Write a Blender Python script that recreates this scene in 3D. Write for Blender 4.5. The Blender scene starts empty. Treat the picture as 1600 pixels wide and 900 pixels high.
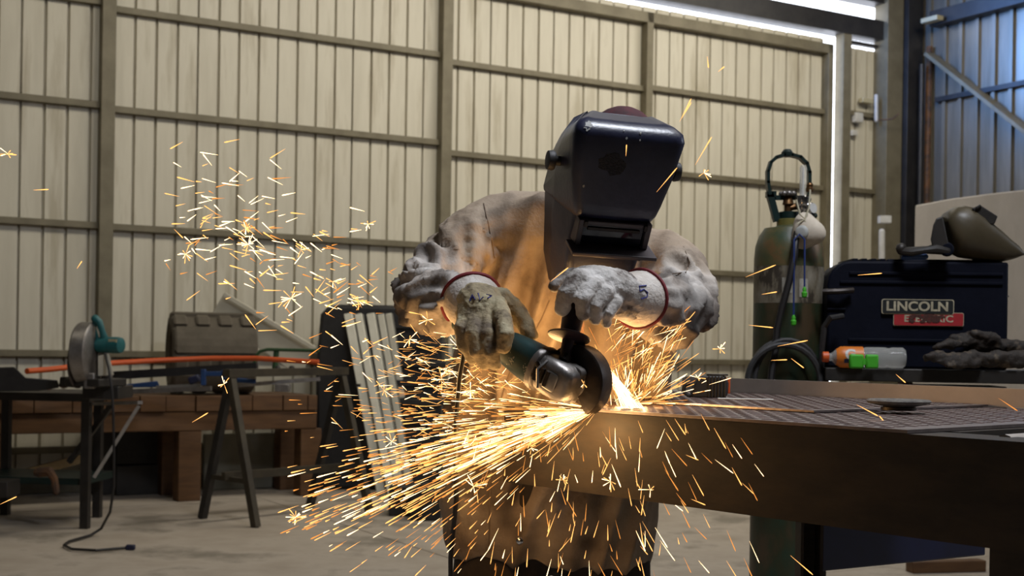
import bpy, bmesh, math, random
from mathutils import Vector, Matrix, noise
from mathutils.bvhtree import BVHTree
R = math.radians
random.seed(7)
SC = bpy.context.scene
COL = SC.collection

# ------------------------------------------------------------------ camera
CAM = Vector((0, 0, 1.15)); FPX = 2050.0; ROLL = 0.0155; HOR = 540.0
cd = bpy.data.cameras.new('camera'); co = bpy.data.objects.new('camera', cd); COL.objects.link(co)
cd.sensor_width = 36; cd.lens = 36 * FPX / 1600; cd.shift_y = (HOR - 450) / 1600
co.location = CAM
co.rotation_euler = (Matrix.Rotation(R(90), 3, 'X') @ Matrix.Rotation(ROLL, 3, 'Z')).to_euler()
cd.dof.use_dof = True; cd.dof.focus_distance = 2.56; cd.dof.aperture_fstop = 8.0
cd.clip_start = .05
SC.camera = co
# ------------------------------------------------------------------ world, lights, exposure
w = bpy.data.worlds.new('world'); SC.world = w; w.use_nodes = True
bg = w.node_tree.nodes['Background']; bg.inputs[0].default_value = (.86, .90, 1.0, 1); bg.inputs[1].default_value = 5.0
SC.view_settings.view_transform = 'Standard'; SC.view_settings.look = 'None'
SC.view_settings.exposure = 0.0; SC.view_settings.gamma = 1.0; SC.view_settings.use_curve_mapping = False

# the building's own axes: corner C0, d along the sliding-door wall (to the right), r along the right wall (towards us)
C0 = Vector((4.255, 14.3, 0)); D = Vector((.8627, .5057, 0)); RR = Vector((.5057, -.8627, 0)); Z = Vector((0, 0, 1))
def bp(s, t, z): return C0 - D * s + RR * t + Z * z          # s m left of the corner, t m out from the door wall
def area(name, loc, target, sx, sy, power, col):
    l = bpy.data.lights.new(name, 'AREA'); l.shape = 'RECTANGLE'; l.size = sx; l.size_y = sy; l.energy = power; l.color = col
    o = bpy.data.objects.new(name, l); COL.objects.link(o); o.location = loc
    o.rotation_euler = (Vector(target) - Vector(loc)).to_track_quat('-Z', 'X').to_euler()
    return o
area('skylight_front', bp(4.4, 2.9, 5.02), bp(4.9, .6, 1.6), 1.0, 7, 300, (1, .935, .80))
area('skylight_left', bp(10.0, 3.0, 5.02), bp(9.6, .5, 1.6), 1.0, 3, 34, (1, .92, .74))
area('skylight_middle', bp(6.5, 8.2, 5.02), bp(7.6, 8.2, 0), 1.0, 3, 26, (1, .95, .86))
area('worker_key_light', (1.25, 2.35, 4.4), (.15, 2.7, 1.3), .8, .8, 125, (.88, .92, 1))  # added key light over the worker, no roof opening above it
area('side_opening', bp(2.2, 9.6, 3.6), bp(9.6, 9.6, 1.2), 2.2, 1.6, 55, (.80, .88, 1))
area('eave_opening', bp(2.2, .42, 4.72), bp(.0, 2.1, 4.0), 1.2, .2, 52, (.14, .38, 1)).data.spread = R(110)
def W(x, y, dep):                                            # photograph position + distance -> a point of the place
    u = (x - 800) / FPX; v = -(y - HOR) / FPX
    c, s = math.cos(ROLL), math.sin(ROLL)
    return CAM + dep * Vector((u * c - v * s, 1, u * s + v * c))
def WZ(x, y, z):
    q = W(x, y, 1) - CAM
    return CAM + q * ((z - CAM.z) / q.z)
def glow(name, loc, power, col, rad):
    l = bpy.data.lights.new(name, 'POINT'); l.energy = power; l.color = col; l.shadow_soft_size = rad
    o = bpy.data.objects.new(name, l); COL.objects.link(o); o.location = loc; return o
FIRE = (1, .56, .21)
glow('spark_glow', W(900, 668, 2.50), .9, FIRE, .03)        # the white-hot root of the spark stream
glow('spark_glow', W(835, 612, 2.70), 2.5, FIRE, .05)
glow('spark_glow', W(985, 605, 2.68), 2.2, FIRE, .04)
glow('spark_glow', W(745, 700, 2.58), 2.0, FIRE, .07)
glow('spark_glow', W(660, 570, 2.66), 1.3, FIRE, .07)

# ------------------------------------------------------------------ materials
def mat(name, c1, c2=None, rough=.6, metal=0, scale=6, bump=0, bscale=60, stretch=(1, 1, 1), c3=None, c3pos=.68, detail=6, emit=None, spec=None):
    m = bpy.data.materials.new(name); m.use_nodes = True
    nt = m.node_tree; b = nt.nodes['Principled BSDF']; L = nt.links.new
    b.inputs['Roughness'].default_value = rough; b.inputs['Metallic'].default_value = metal
    if spec is not None: b.inputs['Specular IOR Level'].default_value = spec
    b.inputs['Base Color'].default_value = (*c1, 1)
    if c2 or bump:
        tc = nt.nodes.new('ShaderNodeTexCoord'); mp = nt.nodes.new('ShaderNodeMapping'); mp.inputs['Scale'].default_value = stretch
        L(tc.outputs['Object'], mp.inputs['Vector'])
    if c2:
        n = nt.nodes.new('ShaderNodeTexNoise'); n.inputs['Scale'].default_value = scale; n.inputs['Detail'].default_value = detail; n.inputs['Roughness'].default_value = .62
        L(mp.outputs[0], n.inputs['Vector'])
        r = nt.nodes.new('ShaderNodeValToRGB'); r.color_ramp.elements[0].position = .36; r.color_ramp.elements[1].position = .64
        r.color_ramp.elements[0].color = (*c1, 1); r.color_ramp.elements[1].color = (*c2, 1)
        if c3:
            r.color_ramp.elements[1].position = .53; e = r.color_ramp.elements.new(c3pos - .07); e.color = (*c3, 1)
        L(n.outputs['Fac'], r.inputs['Fac']); L(r.outputs['Color'], b.inputs['Base Color'])
    if bump:
        n2 = nt.nodes.new('ShaderNodeTexNoise'); n2.inputs['Scale'].default_value = bscale; n2.inputs['Detail'].default_value = 5
        L(mp.outputs[0], n2.inputs['Vector'])
        bu = nt.nodes.new('ShaderNodeBump'); bu.inputs['Strength'].default_value = bump; bu.inputs['Distance'].default_value = .01
        L(n2.outputs['Fac'], bu.inputs['Height']); L(bu.outputs[0], b.inputs['Normal'])
    if emit:
        b.inputs['Emission Color'].default_value = (*emit[0], 1); b.inputs['Emission Strength'].default_value = emit[1]
    return m
M = {}
M['sheet'] = mat('painted_sheet', (.52, .48, .385), (.58, .54, .44), .5, 0, 2.2, .04, 30, (3, 3, .35), c3=(.43, .385, .29), c3pos=.74)
M['sheet_grey'] = mat('galvanised_sheet', (.155, .14, .11), (.22, .20, .165), .36, .45, 3, .05, 20, (3, 3, .3))
M['frame'] = mat('olive_steel', (.135, .115, .072), (.185, .16, .105), .55, .15, 5, .05)
M['dark_frame'] = mat('dark_steel_frame', (.018, .017, .018), (.034, .031, .03), .5, .3, 5, .05)
M['rust'] = mat('rusty_pipe', (.16, .07, .025), (.05, .03, .02), .8, .1, 14, .2)
M['concrete'] = mat('concrete', (.33, .275, .215), (.41, .35, .285), .72, 0, 1.6, .12, 45, c3=(.21, .18, .14), c3pos=.72)
M['roof'] = mat('roof_sheet', (.10, .10, .105), (.14, .14, .14), .7)
M['mill'] = mat('mill_scale_steel', (.020, .0145, .0105), (.042, .028, .017), .6, .25, 9, .03, 50, (1, 1, 3))
M['plate'] = mat('worn_tread_steel', (.20, .165, .155), (.29, .25, .24), .42, .85, 16, .06, 90)
M['tread'] = mat('tread_bar_steel', (.085, .055, .05), (.13, .085, .075), .5, .8, 30)
M['angle'] = mat('primed_angle_steel', (.40, .355, .315), (.47, .42, .375), .5, .3, 7, .05)
M['leather'] = mat('welding_leather', (.46, .365, .26), (.35, .265, .185), .82, 0, 6.5, .14, 160, c3=(.19, .135, .09), c3pos=.72)
M['leather_pale'] = mat('pale_scuffed_leather', (.62, .58, .535), (.36, .305, .26), .78, 0, 7, .14, 160, c3=(.10, .072, .055), c3pos=.66)
M['glove_tan'] = mat('tan_glove_leather', (.46, .40, .255), (.33, .265, .155), .78, 0, 18, .3, 160, c3=(.13, .095, .06), c3pos=.74)
M['glove_pale'] = mat('pale_glove_leather', (.62, .59, .56), (.40, .37, .34), .78, 0, 20, .3, 160, c3=(.10, .075, .06), c3pos=.70)
M['leather_dark'] = mat('dark_dirty_leather', (.030, .020, .013), (.016, .011, .008), .75, 0, 20, .3, 120, c3=(.10, .072, .045), c3pos=.72)
M['cuff'] = mat('glove_cuff_leather', (.66, .61, .56), (.50, .44, .38), .8, 0, 26, .3, 160)
M['red_trim'] = mat('red_binding', (.22, .012, .02), (.12, .01, .015), .7, 0, 30)
M['ink'] = mat('blue_ink', (.03, .035, .22), None, .6)
M['stitch'] = mat('seam_thread', (.20, .145, .10), None, .8)
M['helmet'] = mat('black_helmet_plastic', (.012, .014, .034), (.020, .022, .048), .34, 0, 20, .06, 120)
M['helmet_side'] = mat('dark_plum_plastic', (.075, .058, .062), (.05, .04, .045), .4, 0, 12)
M['lens'] = mat('dark_lens', (.004, .006, .012), None, .08)
M['chip'] = mat('chipped_paint', (.36, .36, .33), (.22, .22, .22), .7, 0, 90)
M['scorch'] = mat('scorched_plastic', (.004, .004, .006), (.012, .012, .02), .75, 0, 180, .5, 300)
M['cap'] = mat('maroon_cap', (.07, .008, .014), (.03, .006, .01), .85, 0, 40)
M['skin'] = mat('skin', (.42, .25, .17), (.36, .20, .13), .55, 0, 20)
M['denim'] = mat('dark_trousers', (.03, .022, .016), (.045, .032, .024), .85, 0, 14, .2)
M['boot'] = mat('boot_leather', (.02, .014, .01), None, .5)
M['teal'] = mat('teal_grinder_shell', (.007, .036, .036), (.005, .022, .022), .38, 0, 18, .04)
M['teal_bright'] = mat('teal_saw_shell', (.012, .12, .125), (.01, .085, .09), .42, 0, 12)
M['rubber'] = mat('black_rubber', (.012, .011, .011), (.02, .018, .018), .6, 0, 20, .1)
M['plum'] = mat('dark_handle_plastic', (.025, .016, .022), (.035, .022, .03), .45, 0, 30, .1, 200)
M['alu'] = mat('cast_aluminium', (.32, .30, .285), (.22, .20, .185), .42, .8, 16, .12, 90)
M['steel'] = mat('bright_steel', (.5, .49, .47), (.38, .37, .35), .35, .9, 10)
M['disc'] = mat('abrasive_disc', (.05, .038, .03), (.085, .062, .05), .8, 0, 90, .4, 300)
M['guard'] = mat('guard_steel', (.022, .018, .016), (.045, .035, .03), .45, .6, 14, .1)
M['cable'] = mat('black_cable', (.01, .008, .008), None, .5)
M['white_print'] = mat('white_print', (.42, .42, .36), (.2, .2, .17), .7, 0, 60)
M['black_metal'] = mat('black_painted_steel', (.022, .02, .018), (.035, .03, .026), .5, .3, 10, .06)
M['green_cyl'] = mat('green_cylinder_paint', (.040, .060, .030), (.085, .075, .03), .42, 0, 11, .08, 40, c3=(.13, .075, .03), c3pos=.68)
M['grey_cyl'] = mat('worn_cylinder_band', (.27, .245, .195), (.15, .125, .085), .55, 0, 16, .1, 60, (1, 1, .4), c3=(.04, .03, .02), c3pos=.66)
M['dark_green_cyl'] = mat('dark_cylinder_paint', (.010, .040, .024), (.030, .032, .014), .42, 0, 8, .1, 60, (1, 1, .5), c3=(.06, .04, .02), c3pos=.7)
M['yellow_cyl'] = mat('yellow_shoulder_paint', (.19, .15, .03), (.09, .095, .03), .45, 0, 12)
M['green_iron'] = mat('dark_green_iron', (.005, .022, .02), (.008, .018, .015), .4, .2, 20)
M['brass'] = mat('tarnished_brass', (.17, .09, .035), (.10, .05, .02), .4, .8, 40)
M['chrome'] = mat('chrome', (.62, .62, .62), None, .15, 1)
M['mask'] = mat('dusty_mask_fabric', (.60, .53, .43), (.52, .45, .36), .9, 0, 30, .1, 200)
M['mask_valve'] = mat('grey_valve', (.45, .46, .44), None, .5)
M['strap'] = mat('cream_strap', (.55, .50, .36), None, .8)
M['blue_cord'] = mat('blue_cord', (.012, .03, .14), None, .6)
M['lime'] = mat('lime_foam', (.05, .38, .015), None, .6)
M['paper'] = mat('worn_paper', (.40, .38, .33), (.28, .26, .21), .8, 0, 60)
M['case'] = mat('black_case_plastic', (.0035, .0045, .010), (.005, .006, .013), .6, 0, 14, .06, 90, spec=.1)
M['logo_dark'] = mat('logo_black', (.012, .014, .014), None, .5)
M['logo_cream'] = mat('logo_cream', (.50, .44, .30), (.33, .29, .2), .6, 0, 50)
M['logo_red'] = mat('logo_red', (.42, .02, .025), (.33, .016, .02), .55, 0, 30)
M['grime'] = mat('brown_grime', (.09, .022, .014), (.035, .014, .01), .8, 0, 120)
M['olive_helmet'] = mat('olive_helmet_plastic', (.065, .05, .026), (.05, .038, .02), .45, 0, 8, .04)
M['blue_paint'] = mat('blue_paint', (.012, .05, .17), (.01, .035, .11), .5, 0, 12)
M['navy'] = mat('navy_paint', (.007, .011, .05), (.006, .008, .03), .5, 0, 6)
M['orange'] = mat('orange_plastic', (.60, .095, .012), (.52, .075, .01), .5, 0, 8)
M['bottle_orange'] = mat('orange_bottle_label', (.62, .17, .015), (.55, .13, .012), .45, 0, 10)
M['white_plastic'] = mat('white_plastic', (.55, .54, .52), (.48, .47, .44), .5, 0, 12)
M['red_paint'] = mat('red_paint', (.28, .025, .015), None, .5)
M['cream_paint'] = mat('cream_paint', (.40, .35, .22), None, .5)
M['tarp'] = mat('dusty_white_board', (.50, .47, .45), (.43, .40, .38), .8, 0, 2.5, .1, 14)
M['wood'] = mat('brown_timber', (.115, .052, .016), (.075, .032, .009), .65, 0, 5, .1, 40, (1, 1, 6))
M['wood_pale'] = mat('pale_timber', (.32, .22, .10), (.24, .16, .07), .7, 0, 5, .1, 40)
M['trestle'] = mat('brown_trestle_steel', (.06, .047, .028), (.035, .027, .017), .55, .2, 8)
M['tyre'] = mat('dusty_tyre_rubber', (.115, .095, .07), (.085, .07, .05), .85, 0, 9, .15)
M['gutter'] = mat('cream_sheet_metal', (.60, .56, .46), (.54, .50, .4), .5, .1, 5)
M['strip'] = mat('pale_aluminium_strip', (.78, .75, .64), (.68, .65, .54), .4, .1, 5)
M['strip_groove'] = mat('strip_groove', (.22, .21, .18), None, .6)
M['green_tube'] = mat('green_tube', (.02, .06, .02), None, .5)
M['cement'] = mat('cement_board', (.26, .245, .19), (.21, .20, .155), .85, 0, 4, .1)
M['disc_grey'] = mat('worn_grinding_disc', (.15, .135, .115), (.075, .066, .06), .8, 0, 60, .3, 200)
M['spark_dim'] = bpy.data.materials.new('spark_dim')
M['spark'] = bpy.data.materials.new('spark_orange')
M['spark_hot'] = bpy.data.materials.new('spark_hot')
for k, c, s in (('spark_dim', (1, .36, .07), 1.15), ('spark', (1, .45, .12), 2.2), ('spark_hot', (1, .66, .32), 4.5)):
    m = M[k]; m.use_nodes = True; nt = m.node_tree; nt.nodes.clear()
    e = nt.nodes.new('ShaderNodeEmission'); e.inputs[0].default_value = (*c, 1); e.inputs[1].default_value = s
    o = nt.nodes.new('ShaderNodeOutputMaterial'); nt.links.new(e.outputs[0], o.inputs[0])
    m.cycles.emission_sampling = 'NONE'
def leather_blend():                                         # one hide: tan body, pale scuffed sleeves, soot ground in where it rubs
    m = bpy.data.materials.new('jacket_leather'); m.use_nodes = True; nt = m.node_tree; b = nt.nodes['Principled BSDF']; L = nt.links.new
    tc = nt.nodes.new('ShaderNodeTexCoord')
    def noise_ramp(scale, cols, pos):
        n = nt.nodes.new('ShaderNodeTexNoise'); n.inputs['Scale'].default_value = scale; n.inputs['Detail'].default_value = 7; n.inputs['Roughness'].default_value = .62
        L(tc.outputs['Object'], n.inputs['Vector']); r = nt.nodes.new('ShaderNodeValToRGB'); e = r.color_ramp.elements
        e[0].position = pos[0]; e[0].color = (*cols[0], 1); e[1].position = pos[1]; e[1].color = (*cols[1], 1)
        if len(cols) > 2: q = e.new(pos[2]); q.color = (*cols[2], 1)
        L(n.outputs['Fac'], r.inputs['Fac']); return r.outputs['Color']
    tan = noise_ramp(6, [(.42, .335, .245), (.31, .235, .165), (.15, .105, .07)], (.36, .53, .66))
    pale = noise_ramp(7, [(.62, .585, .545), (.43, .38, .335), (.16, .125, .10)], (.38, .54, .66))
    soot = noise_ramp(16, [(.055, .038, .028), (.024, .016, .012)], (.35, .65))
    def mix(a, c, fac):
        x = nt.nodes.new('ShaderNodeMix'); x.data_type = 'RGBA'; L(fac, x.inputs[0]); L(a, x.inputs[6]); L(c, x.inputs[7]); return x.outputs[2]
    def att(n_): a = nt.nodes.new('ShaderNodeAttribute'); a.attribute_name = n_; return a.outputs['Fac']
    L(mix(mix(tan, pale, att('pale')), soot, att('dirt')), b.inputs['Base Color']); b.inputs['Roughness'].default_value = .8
    n2 = nt.nodes.new('ShaderNodeTexNoise'); n2.inputs['Scale'].default_value = 160; L(tc.outputs['Object'], n2.inputs['Vector'])
    bu = nt.nodes.new('ShaderNodeBump'); bu.inputs['Strength'].default_value = .14; bu.inputs['Distance'].default_value = .01
    L(n2.outputs['Fac'], bu.inputs['Height']); L(bu.outputs[0], b.inputs['Normal']); return m
M['jacket'] = leather_blend()
def glass(name, col, rough=.05):
    m = bpy.data.materials.new(name); m.use_nodes = True; b = m.node_tree.nodes['Principled BSDF']
    b.inputs['Base Color'].default_value = (*col, 1); b.inputs['Transmission Weight'].default_value = 1; b.inputs['Roughness'].default_value = rough; b.inputs['IOR'].default_value = 1.2; b.inputs['Alpha'].default_value = .45; b.inputs['Transmission Weight'].default_value = .5
    return m
M['clear'] = glass('clear_plastic', (.9, .9, .85))

# ------------------------------------------------------------------ mesh building
def perp(a, up=Z):
    a = a.normalized(); x = up.cross(a)
    if x.length < 1e-4: x = Vector((1, 0, 0)).cross(a)
    x.normalize(); return x, a.cross(x)
class MB:
    def __init__(s): s.v = []; s.f = []
    def add(s, v, f):
        n = len(s.v); s.v += [Vector(q) for q in v]; s.f += [tuple(i + n for i in q) for q in f]; return s
    def box(s, c, size, m=None, taper=1):
        c = Vector(c); h = [q / 2 for q in size]; vs = []
        for z in (-1, 1):
            for x, y in ((-1, -1), (1, -1), (1, 1), (-1, 1)):
                k = taper if z > 0 else 1
                q = Vector((x * h[0] * k, y * h[1] * k, z * h[2])); vs.append(c + (m @ q if m else q))
        return s.add(vs, [(3, 2, 1, 0), (4, 5, 6, 7), (0, 1, 5, 4), (1, 2, 6, 5), (2, 3, 7, 6), (3, 0, 4, 7)])
    def bar(s, a, b, w_, h_, up=Z):
        a = Vector(a); b = Vector(b); x, y = perp(b - a, up); z = (b - a).normalized()
        return s.box((a + b) / 2, (w_, h_, (b - a).length), Matrix((x, y, z)).transposed())
    def rings(s, rings, cap=True, closed=True):
        n = len(rings[0]); base = len(s.v); vs = [q for r in rings for q in r]; fs = []
        for i in range(len(rings) - 1):
            for j in range(n if closed else n - 1):
                k = (j + 1) % n; fs.append((i * n + j, i * n + k, (i + 1) * n + k, (i + 1) * n + j))
        if cap:
            fs.append(tuple(range(n - 1, -1, -1))); fs.append(tuple((len(rings) - 1) * n + j for j in range(n)))
        return s.add(vs, fs)
    def tube(s, pts, rad, n=10, rnd=False):
        pts = [Vector(p) for p in pts]
        if not isinstance(rad, (list, tuple)): rad = [rad] * len(pts)
        rad = list(rad)
        if rnd:                                              # rounded ends
            a = (pts[0] - pts[1]).normalized(); b = (pts[-1] - pts[-2]).normalized(); r0, r1 = rad[0], rad[-1]; p0, p1 = pts[0], pts[-1]
            pre = [(p0 + a * r0 * math.sin(t), r0 * math.cos(t)) for t in (1.45, 1.1, .7, .35)]
            post = [(p1 + b * r1 * math.sin(t), r1 * math.cos(t)) for t in (.35, .7, 1.1, 1.45)]
            pts = [q[0] for q in pre] + pts + [q[0] for q in post]; rad = [q[1] for q in pre] + rad + [q[1] for q in post]
        tan = [(pts[min(i + 1, len(pts) - 1)] - pts[max(i - 1, 0)]).normalized() for i in range(len(pts))]
        x, y = perp(tan[0]); rr = []
        for i, p in enumerate(pts):
            if i:
                q = tan[i - 1].rotation_difference(tan[i]); x = q @ x
            x = (x - tan[i] * x.dot(tan[i])).normalized(); y = tan[i].cross(x)
            rr.append([p + (x * math.cos(2 * math.pi * k / n) + y * math.sin(2 * math.pi * k / n)) * rad[i] for k in range(n)])
        return s.rings(rr)
    def lathe(s, prof, o, ax=Z, n=24, cap=True):
        o = Vector(o); ax = Vector(ax).normalized(); x, y = perp(ax, Vector((0, 1, .01)) if abs(ax.z) > .9 else Z)
        return s.rings([[o + ax * h + (x * math.cos(2 * math.pi * k / n) + y * math.sin(2 * math.pi * k / n)) * max(r, 1e-4) for k in range(n)] for r, h in prof], cap)
    def prism(s, poly, o, ex, ey, t):
        o = Vector(o); ex = Vector(ex); ey = Vector(ey); ez = ex.cross(ey).normalized() * t; n = len(poly)
        a = [o + ex * p[0] + ey * p[1] for p in poly]
        return s.rings([a, [q + ez for q in a]])
    def ball(s, c, r, m=None, n=14):
        c = Vector(c); r = r if isinstance(r, (list, tuple)) else (r, r, r)
        rr = []
        for i in range(1, n):
            t = math.pi * i / n; q = []
            for k in range(n * 2):
                a = 2 * math.pi * k / (n * 2); p = Vector((r[0] * math.sin(t) * math.cos(a), r[1] * math.sin(t) * math.sin(a), -r[2] * math.cos(t)))
                q.append(c + (m @ p if m else p))
            rr.append(q)
        return s.rings(rr)
    def merge(s, o): return s.add(o.v, o.f)
    def xf(s, m): s.v = [m @ q for q in s.v]; return s
def mesh_of(name, mb, m, smooth=True, ang=35, org=Vector((0, 0, 0))):
    me = bpy.data.meshes.new(name); me.from_pydata([q - org for q in mb.v], [], mb.f)
    bm = bmesh.new(); bm.from_mesh(me); bmesh.ops.recalc_face_normals(bm, faces=bm.faces); bm.to_mesh(me); bm.free()
    if smooth:
        me.polygons.foreach_set('use_smooth', [True] * len(me.polygons)); me.set_sharp_from_angle(angle=R(ang))
    me.materials.append(m); me.update(); return me
def rootpos(p):
    q = Vector((0, 0, 0))
    while p: q += p.location; p = p.parent
    return q
def part(name, mb, m, parent, label=None, smooth=True, ang=35, kind=None, bevel=0):
    o = bpy.data.objects.new(name, mesh_of(name, mb, m, smooth, ang, rootpos(parent))); COL.objects.link(o); o.parent = parent
    if label: o['label'] = label
    if kind: o['kind'] = kind
    if bevel: bev(o, bevel)
    return o
def bev(o, wd, seg=2):
    b = o.modifiers.new('bevel', 'BEVEL'); b.width = wd; b.segments = seg; b.limit_method = 'ANGLE'; b.angle_limit = R(40); return o
def tag(o, label=None, cat=None, group=None, kind=None):
    for k, v in (('label', label), ('category', cat), ('group', group), ('kind', kind)):
        if v: o[k] = v
    return o
def solo(name, mb, m, label, cat, group=None, smooth=True, ang=35, bevel=0):
    xs = [q.x for q in mb.v]; ys = [q.y for q in mb.v]; zs = [q.z for q in mb.v]
    org = Vector(((min(xs) + max(xs)) / 2, (min(ys) + max(ys)) / 2, min(zs)))
    o = bpy.data.objects.new(name, mesh_of(name, mb, m, smooth, ang, org)); COL.objects.link(o); o.location = org
    tag(o, label, cat, group)
    if bevel: bev(o, bevel)
    return o
def thing(name, loc, label=None, cat=None, group=None, kind=None):
    o = bpy.data.objects.new(name, None); COL.objects.link(o); o.location = loc; o.empty_display_size = .1
    return tag(o, label, cat, group, kind)
def structure(name, mb, m, smooth=False):
    o = bpy.data.objects.new(name, mesh_of(name, mb, m, smooth)); COL.objects.link(o); o['kind'] = 'structure'; return o
def remesh(mb, voxel, smooth=4, fac=.5):
    me = mesh_of('tmp', mb, M['steel'], False); o = bpy.data.objects.new('tmp', me); COL.objects.link(o)
    q = o.modifiers.new('r', 'REMESH'); q.mode = 'VOXEL'; q.voxel_size = voxel
    if smooth:
        q = o.modifiers.new('s', 'SMOOTH'); q.iterations = smooth; q.factor = fac
    dg = bpy.context.evaluated_depsgraph_get(); e = o.evaluated_get(dg).to_mesh()
    r = MB().add([v.co for v in e.vertices], [tuple(p.vertices) for p in e.polygons])
    bpy.data.objects.remove(o); bpy.data.meshes.remove(me); return r
def normals(mb):
    me = bpy.data.meshes.new('tmp'); me.from_pydata(mb.v, [], mb.f)
    bm = bmesh.new(); bm.from_mesh(me); bmesh.ops.recalc_face_normals(bm, faces=bm.faces); bm.normal_update(); r = [v.normal.copy() for v in bm.verts]; bm.free(); bpy.data.meshes.remove(me); return r
def text_mb(txt, size, depth, m, fat=0, sx=1):
    c = bpy.data.curves.new('tmp', 'FONT'); c.body = txt; c.size = size; c.extrude = depth; c.offset = fat; c.align_x = 'CENTER'; c.align_y = 'CENTER'; c.resolution_u = 4
    o = bpy.data.objects.new('tmp', c); COL.objects.link(o)
    e = o.evaluated_get(bpy.context.evaluated_depsgraph_get()).to_mesh()
    r = MB().add([m @ Vector((v.co.x * sx, v.co.y, v.co.z)) for v in e.vertices], [tuple(p.vertices) for p in e.polygons])
    bpy.data.objects.remove(o); bpy.data.curves.remove(c); return r
def frame(o, x, y, z): 
    m = Matrix((x, y, z)).transposed().to_4x4(); m.translation = o; return m
def onto(bvh, x, y, lift=.001):                              # where the line of sight of a photo position meets a surface
    d = (W(x, y, 1) - CAM).normalized(); h = bvh.ray_cast(CAM, d)
    return None if h[0] is None else h[0] - d * lift
def copy_tree(o, parent=None):
    c = o.copy(); COL.objects.link(c); c.parent = parent
    for ch in o.children: copy_tree(ch, c)
    return c

# ------------------------------------------------------------------ the building
fl = structure('floor', MB().add([bp(17, -1, -.02), bp(-.4, -1, -.02), bp(-.4, 17, -.02), bp(17, 17, -.02)], [(0, 1, 2, 3)]), M['roof'])
S_ = [0.2, 3.9, 7.6, 11.3, 15.0, 16.5]; T_ = [-.2, 1.05, 5.15, 9.25, 13.35, 16.5]
rs = random.Random(3)
for i in range(5):
    for j in range(5):
        a, b, c, e = S_[i] + .006, S_[i + 1] - .006, T_[j] + .006, T_[j + 1] - .006
        m_ = MB(); z = rs.uniform(-.002, .0); m_.rings([[bp(a, c, -.02), bp(b, c, -.02), bp(b, e, -.02), bp(a, e, -.02)], [bp(a, c, z), bp(b, c, z), bp(b, e, z), bp(a, e, z)]])
        part('concrete_slab', m_, M['concrete'], fl, smooth=False)
def profile(s0, n, groove, gd, pitch=.165):
    """seen from inside: broad pans, narrow grooves running away from us"""
    p = []
    for i in range(n):
        a = s0 + i * pitch
        p += [(a, 0), (a + .004, -gd), (a + .004 + groove, -gd), (a + .008 + groove, 0)]
    p += [(s0 + n * pitch, 0), (s0 + n * pitch + .006, .0), (s0 + n * pitch + .008, -.006)]
    return p
def sheet(s0, n, z0, z1, fn, groove=.016, gd=.034, pitch=.165):
    v = []; f = []
    pr = profile(s0, n, groove, gd, pitch)
    for s, o in pr: v += [fn(s, o, z0), fn(s, o, z1)]
    for i in range(len(pr) - 1): f.append((2 * i, 2 * i + 2, 2 * i + 3, 2 * i + 1))
    return MB().add(v, f)
back = lambda s, o, z: bp(s, o, z)
DZ = 4.33
door = thing('door_1', bp(6, 0, 0), kind='structure')        # the big sliding door in girts and sheet
s = 1.225
while s < 13.6:
    part('cladding_sheet', sheet(s, 4, .004, DZ + .075, lambda a, o, z: bp(a, o - .0 , z)), M['sheet'], door, smooth=False); s += .66
def bbar(s0, s1, z, h, t0, t1): 
    m_ = MB(); m_.box(bp((s0 + s1) / 2, (t0 + t1) / 2, z), (abs(s1 - s0), abs(t1 - t0), h), Matrix((D, -RR, Z)).transposed()); return m_
def bpost(s, wd, z0, z1, t0, t1): return bbar(s - wd / 2, s + wd / 2, (z0 + z1) / 2, z1 - z0, t0, t1)
for s, wd in ((8.55, .105), (5.675, .10), (3.52, .075), (1.205, .07), (13.7, .1)):
    part('post', bpost(s, wd, .03, DZ, .002, .10), M['frame'], door, bevel=.004)
def girts(s0, s1, zs, parent=door, m_=M['frame'], h=.05, t1=.055):
    for z in zs: part('girt', bbar(s0, s1, z, h, .002, t1), m_, parent, bevel=.003)
girts(8.60, 13.65, (.32, 1.04, 2.01, 2.92, 3.70))
girts(5.725, 8.497, (.32, 1.04, 2.005, 2.90, 3.66))
girts(3.558, 5.625, (.32, 1.02, 1.93, 2.82, 3.61))
girts(1.24, 3.482, (.32, 1.02, 1.90, 2.835, 3.63))
part('top_rail', bbar(1.17, 13.7, 4.28, .10, .002, .1), M['frame'], door, bevel=.004)
part('bottom_rail', bbar(1.17, 13.7, .055, .10, .002, .1), M['frame'], door, bevel=.004)
structure('trim_1', bbar(.35, 16.4, 4.555, .20, -.05, .14), M['dark_frame'])        # header over the door
structure('trim_2', bbar(.0, 16.4, 4.97, .26, -.05, .14), M['dark_frame'])          # eaves beam above the strip of sky
for s in (2.1, 5.0, 8.0): structure('trim_3', bpost(s, .08, 4.66, 4.84, .0, .1), M['dark_frame'])
# fixed wall between the door gap and the corner
wb = thing('wall_back', bp(.6, 0, 0), kind='structure')
part('cladding_sheet', sheet(.42, 3, .0, 4.36, back), M['sheet'], wb, smooth=False)
part('jamb_post', bpost(1.005, .115, 0, 4.46, .002, .13), M['frame'], wb, bevel=.004)
girts(.5, .945, (1.02, 1.95, 2.85, 3.66), wb)
part('girt', bbar(.4, .945, 4.40, .035, .002, .06), M['dark_frame'], wb)
part('cladding_sheet', sheet(13.8, 16, .0, 4.46, back), M['sheet'], wb, smooth=False)
part('corner_sheet', MB().add([bp(.42, -.005, 0), bp(-.05, -.005, 0), bp(-.05, -.005, 5.1), bp(.42, -.005, 5.1)], [(0, 1, 2, 3)]), M['dark_frame'], wb, smooth=False)
part('corner_post', bpost(.385, .23, 0, 5.1, .005, .20), M['frame'], wb, bevel=.004)
part('corner_flange', bpost(.15, .22, 0, 5.1, .02, .26), M['dark_frame'], wb, bevel=.004)
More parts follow.
